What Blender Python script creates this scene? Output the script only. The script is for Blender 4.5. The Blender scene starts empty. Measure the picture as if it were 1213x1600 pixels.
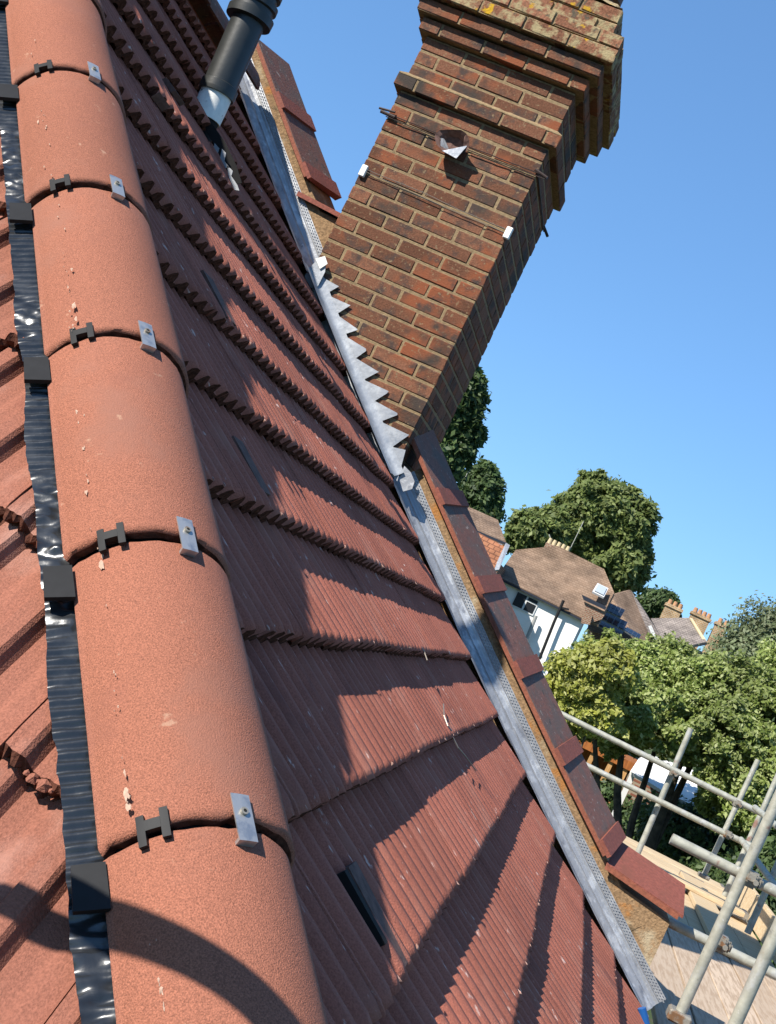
import bpy, bmesh, math, random
import numpy as np
from mathutils import Vector, Matrix, noise
random.seed(7); rng = np.random.default_rng(7)
C = bpy.context.scene.collection
sc = bpy.context.scene
# ------------------------------------------------------------------ camera
F = 2000.0
M = np.array([[0.88814223, 0.41798514, -0.19102828], [0.15322478, 0.12256306, 0.9805613], [0.43327307, -0.90014816, 0.04480774]])
cam = bpy.data.cameras.new('camera'); cam_o = bpy.data.objects.new('camera', cam); C.objects.link(cam_o)
cam.sensor_fit = 'VERTICAL'; cam.sensor_height = 36.0; cam.lens = 36.0 * F / 1600.0
cam.clip_start = 0.05; cam.clip_end = 5000
R = Matrix([[M[i][0], -M[i][1], -M[i][2]] for i in range(3)]).to_4x4()
cam_o.matrix_world = R
sc.camera = cam_o
# ------------------------------------------------------------------ world, sun, exposure
SUN = Vector((-0.553, -0.56, 0.617)).normalized()
w = bpy.data.worlds.new('World'); sc.world = w; w.use_nodes = True
nt = w.node_tree; bg = nt.nodes['Background']
sky = nt.nodes.new('ShaderNodeTexSky'); sky.sky_type = 'NISHITA'; sky.sun_disc = False
sky.sun_elevation = math.asin(SUN.z); sky.sun_rotation = math.atan2(SUN.x, SUN.y)
sky.altitude = 300; sky.air_density = 1.0; sky.dust_density = 0.0; sky.ozone_density = 3.0
gm = nt.nodes.new('ShaderNodeGamma'); gm.inputs[1].default_value = 0.58
tn = nt.nodes.new('ShaderNodeMix'); tn.data_type = 'RGBA'; tn.blend_type = 'MULTIPLY'; tn.inputs[0].default_value = 1.0
tn.inputs[7].default_value = (0.57, 0.93, 1.36, 1)
nt.links.new(sky.outputs[0], gm.inputs[0]); nt.links.new(gm.outputs[0], tn.inputs[6]); nt.links.new(tn.outputs[2], bg.inputs[0]); bg.inputs[1].default_value = 0.15
sl = bpy.data.lights.new('sun', 'SUN'); sl.energy = 5.0; sl.angle = math.radians(0.53); sl.color = (1.0, 0.95, 0.87)
so = bpy.data.objects.new('sun', sl); C.objects.link(so); so.rotation_euler = SUN.to_track_quat('Z', 'Y').to_euler()
so.location = (-5, -5, 8)
sc.view_settings.view_transform = 'Standard'; sc.view_settings.look = 'None'
sc.view_settings.exposure = 0.86; sc.view_settings.gamma = 1; sc.view_settings.use_curve_mapping = False
sc.render.engine = 'CYCLES'
sc.cycles.max_bounces = 6; sc.cycles.transparent_max_bounces = 4

# ------------------------------------------------------------------ helpers
def ray(px, py):
    return Vector(M @ np.array([px - 606.5, py - 800.0, F]))
def W(px, py, Y):                       # the point of the photo pixel on the vertical plane y = Y
    d = ray(px, py); return d * (Y / d.y)
def Wz(px, py, z):
    d = ray(px, py); return d * (z / d.z)
CF = (0.03203619, -0.79624728, -0.5785369)
def PZ(x): return CF[0]*x*x + CF[1]*x + CF[2]     # roof slope profile (line of the tile noses)
def PS(x): return 2*CF[0]*x + CF[1]
YV = 5.93                                # verge of the slope = front face of the chimney
HD = Vector((-.641, .533, .553)).normalized()
HQ = Vector((-.291, 1.282, -.309)); HL = .408
HS = HD.cross(Vector((0, 0, 1))).normalized(); HU = HS.cross(HD).normalized()
HC = HQ + .062*HS - .097*HU              # centre line of the hip tiles
HA = HQ + .062*HS - .040*HU              # line where the two slopes meet

def mesh(name, verts, faces, mats=None, parent=None, smooth=False, mi=None):
    me = bpy.data.meshes.new(name)
    me.from_pydata([tuple(v) for v in verts], [], faces)
    if mats is not None:
        for m in (mats if isinstance(mats, (list, tuple)) else [mats]): me.materials.append(m)
    if mi is not None: me.polygons.foreach_set('material_index', mi)
    if smooth: me.polygons.foreach_set('use_smooth', [True]*len(me.polygons))
    me.update()
    o = bpy.data.objects.new(name, me); C.objects.link(o)
    if parent: o.parent = parent
    return o
def inst(name, me, mat4, parent=None):
    o = bpy.data.objects.new(name, me); C.objects.link(o); o.matrix_world = mat4
    if parent: o.parent = parent
    return o
def empty(name, loc=(0, 0, 0), parent=None):
    o = bpy.data.objects.new(name, None); C.objects.link(o); o.empty_display_size = .1; o.location = loc
    if parent: o.parent = parent
    return o
def tag(o, label=None, cat=None, group=None, kind=None):
    if label: o['label'] = label
    if cat: o['category'] = cat
    if group: o['group'] = group
    if kind: o['kind'] = kind
    return o
def from_bm(name, bm, mats=None, parent=None, smooth=False):
    me = bpy.data.meshes.new(name); bm.to_mesh(me); bm.free()
    if mats is not None:
        for m in (mats if isinstance(mats, (list, tuple)) else [mats]): me.materials.append(m)
    if smooth: me.polygons.foreach_set('use_smooth', [True]*len(me.polygons))
    o = bpy.data.objects.new(name, me); C.objects.link(o)
    if parent: o.parent = parent
    return o
def hexa(p):       # 8 corners: bottom 4, top 4
    return p, [(0,3,2,1),(4,5,6,7),(0,1,5,4),(1,2,6,5),(2,3,7,6),(3,0,4,7)]
def box_o(name, x0, x1, y0, y1, z0, z1, mat, parent=None, bev=0.0):
    bm = bmesh.new()
    vs = [bm.verts.new(v) for v in [(x0,y0,z0),(x1,y0,z0),(x1,y1,z0),(x0,y1,z0),(x0,y0,z1),(x1,y0,z1),(x1,y1,z1),(x0,y1,z1)]]
    for f in [(0,3,2,1),(4,5,6,7),(0,1,5,4),(1,2,6,5),(2,3,7,6),(3,0,4,7)]: bm.faces.new([vs[i] for i in f])
    if bev: bmesh.ops.bevel(bm, geom=bm.edges[:], offset=bev, segments=1, affect='EDGES')
    return from_bm(name, bm, mat, parent)
def tube(name, pts, r, mat, parent=None, seg=14, cap=True):
    pts = [Vector(p) for p in pts]; rs = r if isinstance(r, (list, tuple)) else [r]*len(pts)
    vs, fs = [], []
    prev = None
    for i, p in enumerate(pts):
        t = (pts[min(i+1, len(pts)-1)] - pts[max(i-1, 0)]).normalized()
        if prev is None:
            a = t.orthogonal().normalized()
        else:
            a = (prev - t*prev.dot(t)).normalized()
        prev = a; b = t.cross(a)
        for k in range(seg):
            th = 2*math.pi*k/seg
            vs.append(p + (a*math.cos(th) + b*math.sin(th))*rs[i])
    for i in range(len(pts)-1):
        for k in range(seg):
            k2 = (k+1) % seg
            fs.append((i*seg+k, i*seg+k2, (i+1)*seg+k2, (i+1)*seg+k))
    if cap:
        fs.append(tuple(range(seg-1, -1, -1))); n = (len(pts)-1)*seg
        fs.append(tuple(range(n, n+seg)))
    o = mesh(name, vs, fs, mat, parent, smooth=True)
    o.data.set_sharp_from_angle(angle=math.radians(38))
    return o

# ------------------------------------------------------------------ materials
K = .70
def kc(c): return (c[0]*K, c[1]*K, c[2]*K, 1)
def mat(name, col, rough=.85, metal=0.0, bump=0.0, bscale=200, var=0.0, vscale=5, col2=None, mottle=None, spec=.3, trans=0):
    m = bpy.data.materials.new(name); m.use_nodes = True; n = m.node_tree; L = n.links
    b = n.nodes['Principled BSDF']; b.inputs['Roughness'].default_value = rough; b.inputs['Metallic'].default_value = metal
    b.inputs['Specular IOR Level'].default_value = spec
    tc = n.nodes.new('ShaderNodeTexCoord'); geo = n.nodes.new('ShaderNodeNewGeometry')
    src = geo.outputs['Position']
    m['src'] = 0
    cur = None
    rgb = n.nodes.new('ShaderNodeRGB'); rgb.outputs[0].default_value = kc(col); cur = rgb.outputs[0]
    if col2 is not None:
        nz = n.nodes.new('ShaderNodeTexNoise'); nz.inputs['Scale'].default_value = vscale; nz.inputs['Detail'].default_value = 6; nz.inputs['Roughness'].default_value = .65
        L.new(src, nz.inputs['Vector'])
        rp = n.nodes.new('ShaderNodeValToRGB'); rp.color_ramp.elements[0].position = .38; rp.color_ramp.elements[1].position = .64
        L.new(nz.outputs[0], rp.inputs[0])
        mx = n.nodes.new('ShaderNodeMix'); mx.data_type = 'RGBA'; L.new(rp.outputs[0], mx.inputs[0]); L.new(cur, mx.inputs[6]); mx.inputs[7].default_value = kc(col2)
        cur = mx.outputs[2]
    if var:        # value changes from one object to the next
        oi = n.nodes.new('ShaderNodeObjectInfo'); mr = n.nodes.new('ShaderNodeMapRange')
        mr.inputs[3].default_value = 1-var; mr.inputs[4].default_value = 1+var; L.new(oi.outputs['Random'], mr.inputs[0])
        hs = n.nodes.new('ShaderNodeHueSaturation'); L.new(mr.outputs[0], hs.inputs['Value']); L.new(cur, hs.inputs['Color']); cur = hs.outputs[0]
    if mottle:     # fine grain: (scale, low, high)
        nz = n.nodes.new('ShaderNodeTexNoise'); nz.inputs['Scale'].default_value = mottle[0]; nz.inputs['Detail'].default_value = 3
        L.new(src, nz.inputs['Vector']); mr = n.nodes.new('ShaderNodeMapRange'); mr.inputs[1].default_value = .3; mr.inputs[2].default_value = .7
        mr.inputs[3].default_value = mottle[1]; mr.inputs[4].default_value = mottle[2]; L.new(nz.outputs[0], mr.inputs[0])
        hs = n.nodes.new('ShaderNodeHueSaturation'); L.new(mr.outputs[0], hs.inputs['Value']); L.new(cur, hs.inputs['Color']); cur = hs.outputs[0]
    L.new(cur, b.inputs['Base Color'])
    if bump:
        nz = n.nodes.new('ShaderNodeTexNoise'); nz.inputs['Scale'].default_value = bscale; nz.inputs['Detail'].default_value = 4
        L.new(src, nz.inputs['Vector']); bp = n.nodes.new('ShaderNodeBump'); bp.inputs['Strength'].default_value = min(1, bump); bp.inputs['Distance'].default_value = .004
        L.new(nz.outputs[0], bp.inputs['Height']); L.new(bp.outputs[0], b.inputs['Normal'])
    return m
def add_layer(m, col, scale, lo, hi, stretch=None, detail=5, rough=None, obj=False):
    """lay stains of another colour over the base colour where a noise is high; stretch is in world axes"""
    n = m.node_tree; L = n.links; b = n.nodes['Principled BSDF']; cur = b.inputs['Base Color'].links[0].from_socket
    if obj: tcn = n.nodes.new('ShaderNodeTexCoord'); src = tcn.outputs['Object']
    else: src = n.nodes.new('ShaderNodeNewGeometry').outputs['Position']
    mp = n.nodes.new('ShaderNodeMapping'); L.new(src, mp.inputs[0])
    if stretch: mp.inputs['Scale'].default_value = stretch
    if obj:
        oi = n.nodes.new('ShaderNodeObjectInfo'); cx = n.nodes.new('ShaderNodeCombineXYZ'); ml = n.nodes.new('ShaderNodeMath'); ml.operation = 'MULTIPLY'; ml.inputs[1].default_value = 60
        L.new(oi.outputs['Random'], ml.inputs[0]); L.new(ml.outputs[0], cx.inputs[0]); L.new(ml.outputs[0], cx.inputs[2]); L.new(cx.outputs[0], mp.inputs['Location'])
    nz = n.nodes.new('ShaderNodeTexNoise'); nz.inputs['Scale'].default_value = scale; nz.inputs['Detail'].default_value = detail; nz.inputs['Roughness'].default_value = .6
    L.new(mp.outputs[0], nz.inputs['Vector'])
    rp = n.nodes.new('ShaderNodeMapRange'); rp.inputs[1].default_value = lo; rp.inputs[2].default_value = hi; rp.interpolation_type = 'SMOOTHSTEP'
    L.new(nz.outputs[0], rp.inputs[0])
    mx = n.nodes.new('ShaderNodeMix'); mx.data_type = 'RGBA'; L.new(rp.outputs[0], mx.inputs[0]); L.new(cur, mx.inputs[6]); mx.inputs[7].default_value = kc(col)
    L.new(mx.outputs[2], b.inputs['Base Color'])
    return m

m_tile = mat('concrete_tile', (.44, .148, .098), .9, bump=.5, bscale=420, var=.13, mottle=(330, .78, 1.22), spec=.2)
add_layer(m_tile, (.48, .20, .14), 5, .5, .75); add_layer(m_tile, (.80, .55, .46), 24, .635, .70, (.8, 3.4, .8), 8)
add_layer(m_tile, (.24, .09, .07), 3.2, .55, .8)
m_tile_l = mat('concrete_tile_broad', (.34, .132, .086), .9, bump=.5, bscale=420, var=.05, mottle=(300, .78, 1.2), spec=.2)
add_layer(m_tile_l, (.48, .25, .19), 9, .52, .8, (1, .6, .6)); add_layer(m_tile_l, (.28, .10, .07), 6, .6, .8)
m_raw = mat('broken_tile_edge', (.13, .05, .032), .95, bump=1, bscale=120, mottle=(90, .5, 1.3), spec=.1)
m_hip = mat('hip_tile_concrete', (.355, .133, .080), .85, bump=.5, bscale=620, var=.09, mottle=(560, .60, 1.36), spec=.25)
add_layer(m_hip, (.35, .15, .10), 4, .5, .7); add_layer(m_hip, (.33, .125, .08), 7, .56, .75); add_layer(m_hip, (.48, .26, .17), 40, .66, .74)
m_hip_dark = m_raw
m_brick = mat('brick_clay', (.205, .09, .052), .92, bump=.7, bscale=160, var=.34, mottle=(130, .7, 1.25), spec=.15)
add_layer(m_brick, (.29, .095, .045), 5, .50, .66, detail=2); add_layer(m_brick, (.085, .06, .05), 11, .5, .68)
add_layer(m_brick, (.30, .21, .12), 60, .58, .70); add_layer(m_brick, (.07, .055, .045), 3, .56, .70)
m_mortar = mat('mortar', (.35, .25, .14), .95, bump=.8, bscale=180, mottle=(60, .7, 1.2), spec=.1)
m_brick_top = mat('weathered_brick', (.27, .12, .07), .95, bump=1, bscale=90, var=.25, mottle=(90, .6, 1.3), spec=.1)
add_layer(m_brick_top, (.42, .33, .18), 16, .44, .6); add_layer(m_brick_top, (.62, .36, .03), 13, .6, .68); add_layer(m_brick_top, (.12, .10, .07), 22, .56, .68)
m_flaunch = mat('mossy_cement', (.40, .31, .18), .95, bump=1, bscale=60, mottle=(70, .6, 1.3), spec=.1)
add_layer(m_flaunch, (.52, .33, .06), 14, .55, .66); add_layer(m_flaunch, (.16, .13, .08), 20, .55, .65)
m_lead = mat('lead_sheet', (.46, .47, .49), .45, .45, bump=.35, bscale=60, spec=.5)
add_layer(m_lead, (.72, .73, .74), 14, .48, .66, (1, 3, 1), 7); add_layer(m_lead, (.27, .28, .31), 11, .54, .70, (1, 3, 1), 6); add_layer(m_lead, (.78, .78, .76), 30, .63, .72)
m_lead_new = mat('lead_apron', (.42, .44, .47), .5, .4, bump=.3, bscale=50, spec=.5)
add_layer(m_lead_new, (.58, .60, .62), 14, .45, .65, detail=7); add_layer(m_lead_new, (.30, .33, .38), 9, .56, .7)
m_bead = mat('galvanised_bead', (.36, .37, .38), .6, .4, bump=.2, bscale=100, spec=.5)
m_render = mat('ochre_render', (.36, .23, .125), .95, bump=1, bscale=110, mottle=(90, .65, 1.25), spec=.1)
add_layer(m_render, (.46, .21, .07), 9, .56, .70); add_layer(m_render, (.50, .40, .26), 7, .58, .72); add_layer(m_render, (.17, .12, .07), 12, .6, .72)
m_cop = mat('clay_coping', (.24, .105, .072), .75, bump=.5, bscale=120, var=.12, mottle=(70, .75, 1.2), spec=.3)
add_layer(m_cop, (.17, .11, .085), 9, .42, .62); add_layer(m_cop, (.42, .33, .27), 38, .60, .72); add_layer(m_cop, (.09, .07, .055), 20, .6, .7)
m_cop_red = mat('clay_coping_red', (.29, .088, .058), .8, bump=.5, bscale=120, mottle=(70, .75, 1.2), spec=.3)
add_layer(m_cop_red, (.24, .08, .05), 9, .5, .7)
m_cop_edge = mat('clay_coping_lip', (.32, .105, .06), .85, bump=.4, mottle=(70, .75, 1.2))
m_black = mat('black_butyl', (.022, .024, .027), .28, bump=.3, bscale=30, spec=.7)
add_layer(m_black, (.05, .052, .055), 12, .5, .65)
m_plastic = mat('black_plastic', (.012, .012, .013), .6, spec=.25, mottle=(60, .8, 1.2))
m_pipe = mat('black_flue_plastic', (.028, .030, .028), .42, bump=.1, bscale=60, spec=.5, mottle=(25, .85, 1.2))
m_grey = mat('grey_filler', (.17, .095, .075), .95, bump=.3, mottle=(50, .7, 1.3))
m_white = mat('white_plastic', (1.1, 1.08, 1.0), .5, bump=.1, mottle=(40, .9, 1.05)); add_layer(m_white, (.25, .24, .22), 18, .62, .7)
m_steel = mat('zinc_clip', (.68, .67, .65), .35, .7, bump=.2, bscale=60, spec=.5); add_layer(m_steel, (.45, .48, .52), 40, .5, .65)
m_galv = mat('galvanised_tube', (.46, .45, .37), .55, .2, bump=.25, bscale=70, spec=.5, mottle=(22, .8, 1.18))
add_layer(m_galv, (.50, .50, .47), 12, .5, .7); add_layer(m_galv, (.30, .17, .13), 5, .60, .68); add_layer(m_galv, (.62, .60, .55), 30, .62, .70); add_layer(m_galv, (.26, .26, .23), 18, .60, .72); add_layer(m_galv, (.40, .52, .34), 4, .68, .76)
m_coupler = mat('coupler_steel', (.40, .37, .31), .55, .5, bump=.4, bscale=80); add_layer(m_coupler, (.30, .16, .08), 22, .5, .65)
m_wire = mat('dark_wire', (.05, .03, .025), .6)
m_wirec = mat('copper_wire', (.35, .30, .25), .4, .5)
m_blue = mat('blue_plastic', (.02, .12, .38), .4)
m_gutter = mat('dark_gutter', (.03, .035, .05), .4)
def wood(name, c1, c2, s):
    m = mat(name, c1, .85, bump=.3, bscale=90, var=.13, spec=.15)
    add_layer(m, c2, 6, .42, .62, s, 6); add_layer(m, (c1[0]*.55, c1[1]*.5, c1[2]*.45), 9, .6, .72, s, 8)
    return m
m_board_y = wood('scaffold_board', (.66, .51, .37), (.48, .35, .24), (9, .7, 9))
m_board_x = wood('scaffold_board_new', (.74, .57, .36), (.62, .45, .26), (.7, 9, 9))
m_orange_wood = wood('stained_timber', (.42, .15, .04), (.30, .10, .03), (4, 4, .5))
m_post = wood('pine_post', (.62, .36, .15), (.5, .27, .1), (6, 6, .6))
m_dark = mat('dark_void', (.012, .011, .010), .9)

# brick bump/flemish etc for far buildings
def course_mat(name, col, col2, mort, sx, sz, axis='XZ', rough=.9, msize=.02, bumpd=.02):
    m = bpy.data.materials.new(name); m.use_nodes = True; n = m.node_tree; L = n.links; b = n.nodes['Principled BSDF']
    b.inputs['Roughness'].default_value = rough; b.inputs['Specular IOR Level'].default_value = .2
    g = n.nodes.new('ShaderNodeNewGeometry'); sp = n.nodes.new('ShaderNodeSeparateXYZ'); cb = n.nodes.new('ShaderNodeCombineXYZ')
    L.new(g.outputs['Position'], sp.inputs[0]); L.new(sp.outputs[axis[0]], cb.inputs[0]); L.new(sp.outputs[axis[1]], cb.inputs[1])
    bt = n.nodes.new('ShaderNodeTexBrick'); bt.inputs['Scale'].default_value = 1; bt.inputs['Brick Width'].default_value = sx; bt.inputs['Row Height'].default_value = sz
    bt.inputs['Mortar Size'].default_value = msize; bt.inputs['Color1'].default_value = kc(col); bt.inputs['Color2'].default_value = kc(col2); bt.inputs['Mortar'].default_value = kc(mort)
    L.new(cb.outputs[0], bt.inputs['Vector'])
    nz = n.nodes.new('ShaderNodeTexNoise'); nz.inputs['Scale'].default_value = 1.3; nz.inputs['Detail'].default_value = 8; L.new(g.outputs['Position'], nz.inputs['Vector'])
    mr = n.nodes.new('ShaderNodeMapRange'); mr.inputs[1].default_value = .3; mr.inputs[2].default_value = .7; mr.inputs[3].default_value = .65; mr.inputs[4].default_value = 1.3
    L.new(nz.outputs[0], mr.inputs[0]); hs = n.nodes.new('ShaderNodeHueSaturation'); L.new(mr.outputs[0], hs.inputs['Value']); L.new(bt.outputs[0], hs.inputs['Color'])
    L.new(hs.outputs[0], b.inputs['Base Color'])
    bp = n.nodes.new('ShaderNodeBump'); bp.inputs['Distance'].default_value = bumpd; bp.inputs['Strength'].default_value = .8; bp.invert = True
    L.new(bt.outputs['Fac'], bp.inputs['Height']); L.new(bp.outputs[0], b.inputs['Normal'])
    return m
m_far_brown = course_mat('far_brown_roof_tiles', (.25, .165, .11), (.30, .205, .14), (.20, .13, .085), .2, .11, msize=.012)
m_far_grey = course_mat('far_grey_roof_tiles', (.27, .225, .20), (.32, .27, .235), (.19, .16, .14), .24, .13)
m_far_orange = course_mat('far_orange_roof_tiles', (.46, .20, .10), (.40, .16, .08), (.22, .09, .05), .28, .2)
m_far_brick = course_mat('far_red_brick', (.30, .12, .07), (.24, .09, .055), (.35, .28, .2), .23, .08, bumpd=.01)
m_far_ybrick = course_mat('far_yellow_brick', (.48, .30, .14), (.38, .22, .10), (.5, .4, .28), .25, .12, bumpd=.01)
m_far_white = mat('white_house_render', (1.12, 1.09, 1.02), .9, bump=.2, bscale=20); add_layer(m_far_white, (.95, .92, .86), 1.2, .55, .75)
m_glass = mat('dark_window_glass', (.02, .022, .025), .35, spec=.2)
m_frame = mat('white_window_frame', (.8, .8, .78), .5)
m_pv = mat('solar_cell', (.012, .018, .035), .15, spec=.7)
m_pvf = mat('solar_panel_frame', (.30, .32, .34), .4, .6)
m_pot = mat('clay_chimney_pot', (.46, .25, .13), .85, mottle=(8, .8, 1.2)); m_potc = mat('buff_chimney_pot', (.62, .50, .30), .85)
m_bark = mat('bark', (.11, .085, .06), .95, bump=1, bscale=25, mottle=(12, .5, 1.4))

def leaf_mat(name, c1, c2, c3):
    m = bpy.data.materials.new(name); m.use_nodes = True; n = m.node_tree; L = n.links
    b = n.nodes['Principled BSDF']; b.inputs['Roughness'].default_value = .55; b.inputs['Specular IOR Level'].default_value = .35
    g = n.nodes.new('ShaderNodeNewGeometry'); rp = n.nodes.new('ShaderNodeValToRGB'); e = rp.color_ramp.elements
    e[0].color = kc([v/.8 for v in c1]); e[1].color = kc([v/.8 for v in c3]); x = e.new(.5); x.color = kc([v/.8 for v in c2])
    L.new(g.outputs['Random Per Island'], rp.inputs[0])
    nz = n.nodes.new('ShaderNodeTexNoise'); nz.inputs['Scale'].default_value = .9; nz.inputs['Detail'].default_value = 3; L.new(g.outputs['Position'], nz.inputs['Vector'])
    mr = n.nodes.new('ShaderNodeMapRange'); mr.inputs[1].default_value = .35; mr.inputs[2].default_value = .65; mr.inputs[3].default_value = .78; mr.inputs[4].default_value = 1.22
    L.new(nz.outputs[0], mr.inputs[0]); hs = n.nodes.new('ShaderNodeHueSaturation'); L.new(mr.outputs[0], hs.inputs['Value']); L.new(rp.outputs[0], hs.inputs['Color'])
    L.new(hs.outputs[0], b.inputs['Base Color'])
    tr = n.nodes.new('ShaderNodeBsdfTranslucent'); L.new(hs.outputs[0], tr.inputs[0]); mx = n.nodes.new('ShaderNodeMixShader'); mx.inputs[0].default_value = .42
    L.new(b.outputs[0], mx.inputs[1]); L.new(tr.outputs[0], mx.inputs[2]); L.new(mx.outputs[0], n.nodes['Material Output'].inputs[0])
    return m
m_leaf_near = leaf_mat('leaves_fresh_green', (.15, .205, .04), (.25, .31, .07), (.46, .50, .22))
m_leaf_yel = leaf_mat('leaves_yellow_green', (.24, .27, .04), (.38, .39, .07), (.52, .52, .20))
m_leaf_mid = leaf_mat('leaves_mid_green', (.10, .14, .035), (.16, .205, .055), (.26, .30, .10))
m_leaf_dark = leaf_mat('leaves_dark_green', (.04, .075, .025), (.07, .115, .035), (.12, .17, .055))
m_leaf_pale = leaf_mat('leaves_grey_green', (.14, .18, .08), (.20, .24, .12), (.28, .31, .18))
m_grass = mat('garden_grass', (.06, .09, .025), .95, bump=1, bscale=8); add_layer(m_grass, (.10, .08, .045), 1.2, .5, .7)

# ================================================================== THE HOUSE
house = empty('house'); tag(house, 'near house with red ribbed roof tiles, hip tiles, lead flashing and tall brick chimney', 'house')
slope = empty('roof_slope', parent=house)

# -- right slope: ribbed interlocking tiles ------------------------------------
GX = .2225; PIT = .0725; TW = PIT*4; TH = .038; NR = 4; SEG = 8
def tile_profile(y, amp=.0130):            # ribs run down the slope: flat-topped ridges
    c = math.cos(2*math.pi*y/PIT)
    return amp*max(-1, min(.75, c*1.8+.1))
LT = .345
def make_tile_mesh(flat=False, seed=0, width=TW):
    rr = random.Random(seed)
    n = NR*SEG if not flat else 8
    ys = [width*i/n for i in range(n+1)]
    vs, fs, mi = [], [], []
    rows = [(-LT, 0), (-.02, 0), (0, -.004)]   # x downslope from nose
    for x, dz in rows:
        for y in ys:
            z = (tile_profile(y) if not flat else (.006 if y < .03 else -.004)) + dz
            jx = 0 if x < -.1 else rr.uniform(-.0022, .0022)
            vs.append((x+jx, y, z + (rr.uniform(-.0012, .0012) if x == 0 else 0)))
    # underside of the nose and its return
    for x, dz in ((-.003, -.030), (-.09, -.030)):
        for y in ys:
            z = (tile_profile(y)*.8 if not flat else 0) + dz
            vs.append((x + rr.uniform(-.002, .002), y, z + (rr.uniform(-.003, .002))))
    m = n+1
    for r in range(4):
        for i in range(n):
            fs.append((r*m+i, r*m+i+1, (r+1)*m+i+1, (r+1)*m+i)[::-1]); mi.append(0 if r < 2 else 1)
    # side edges
    for s in (0, n):
        a = [s, m+s, 2*m+s, 3*m+s, 4*m+s]; fs.append(tuple(a if s else a[::-1])); mi.append(0)
    me = bpy.data.meshes.new('roof_tile'); me.from_pydata(vs, [], fs)
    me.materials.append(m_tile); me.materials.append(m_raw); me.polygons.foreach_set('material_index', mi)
    sm = [p.material_index == 0 for p in me.polygons]; me.polygons.foreach_set('use_smooth', sm)
    me.update(); return me
tmeshes = [make_tile_mesh(seed=i) for i in range(5)]
vmeshes = [make_tile_mesh(flat=True, seed=20+i, width=.115) for i in range(2)]
def course_frame(xn, dy=0.0, jitter=0.0):
    """matrix of a tile whose nose is at profile position xn"""
    s = PS(xn - GX*.5); d = Vector((1, 0, s)).normalized(); up = Vector((-d.z, 0, d.x))
    t = math.asin((TH)/.285) + jitter
    d2 = (d*math.cos(t) + up*math.sin(t)).normalized(); u2 = Vector((-d2.z, 0, d2.x))
    m = Matrix.Identity(4)
    for i in range(3):
        m[i][0] = d2[i]; m[i][1] = (0, 1, 0)[i]; m[i][2] = u2[i]
    return m, up
# plane that holds the hip line and the vertical, to cut the tiles that run under the hip tiles
hipn = Vector((HD.y, -HD.x, 0)).normalized()      # points to +x,+y side
if hipn.x < 0: hipn = -hipn
def cut_mesh(me, mw, co, no):
    bm = bmesh.new(); bm.from_mesh(me)
    inv = mw.inverted(); c = inv @ co; nn = (mw.to_3x3().transposed() @ no).normalized()
    bmesh.ops.bisect_plane(bm, geom=bm.verts[:]+bm.edges[:]+bm.faces[:], plane_co=c, plane_no=nn, clear_inner=True)
    if len(bm.faces) == 0: bm.free(); return None
    m2 = bpy.data.meshes.new(me.name.split('.')[0]); bm.to_mesh(m2); bm.free()
    for mt in me.materials: m2.materials.append(mt)
    return m2
for k in range(-13, 6):
    xn = -.277 + GX*k
    zb = PZ(xn)
    mfr, up = course_frame(xn)
    # hip y at this x
    t = (xn - HA.x)/HD.x; yh = HA.y + HD.y*t
    y = YV - .115
    first = True
    while True:
        y0 = (y if first else y - TW)
        me = random.choice(vmeshes if first else tmeshes)
        if not first: y = y0
        mw, _ = course_frame(xn, jitter=random.uniform(-.004, .004))
        lift = random.uniform(-.0015, .0015)
        mw = Matrix.Translation(Vector((xn, y0, zb + lift)) + Vector((random.uniform(-.004, .004), 0, 0))) @ mw
        first_was = first; first = False
        if y0 + TW < yh - .12: break
        if y0 < yh + .42:
            m2 = cut_mesh(me, mw, HA, hipn)
            if m2: inst('roof_tile', m2, mw, slope)
        else:
            inst('roof_tile', me, mw, slope)
# pale broken nibs along the tile noses
vs, fs = [], []
for k in range(-13, 6):
    xn = -.277 + GX*k; t = (xn - HA.x)/HD.x; yh = HA.y + HD.y*t; y = YV
    while y > yh + .15:
        y -= PIT*random.choice((1, 1, 2, 2, 3))
        if random.random() < .6: continue
        s_ = random.uniform(.0022, .0048); b = len(vs); c0 = Vector((xn - .002, y + random.uniform(-.012, .012), PZ(xn) + .0085)) - Vector((.003, 0, 0))
        for q in range(5):
            a = 2*math.pi*q/5; vs.append(c0 + Vector((math.cos(a)*s_*random.uniform(.8, 2.4), math.sin(a)*s_*.7, -math.cos(a)*s_*.8 + random.uniform(-.001, .001))))
        vs.append(c0 + Vector((0, 0, .0015))); vs.append(c0 - Vector((0, 0, .006)))
        for q in range(5): fs.append((b+q, b+(q+1) % 5, b+5)); fs.append((b+(q+1) % 5, b+q, b+6))
m_nib = mat('pale_broken_concrete', (.62, .36, .28), .95, mottle=(200, .7, 1.2))
o = mesh('edge_nibs', vs, fs, m_nib, slope); o['kind'] = 'stuff'
# underlay below the tiles
vs, fs = [], []
xs = [-3.3 + .15*i for i in range(30)]
for x in xs:
    for yy in (0, 1):
        t = (x - HA.x)/HD.x; yh = HA.y + HD.y*t
        vs.append((x, yh if yy == 0 else 6.1, PZ(x) - .075))
for i in range(len(xs)-1): fs.append((2*i, 2*i+2, 2*i+3, 2*i+1))
mesh('roof_underlay', vs, fs, m_dark, house)

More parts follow.
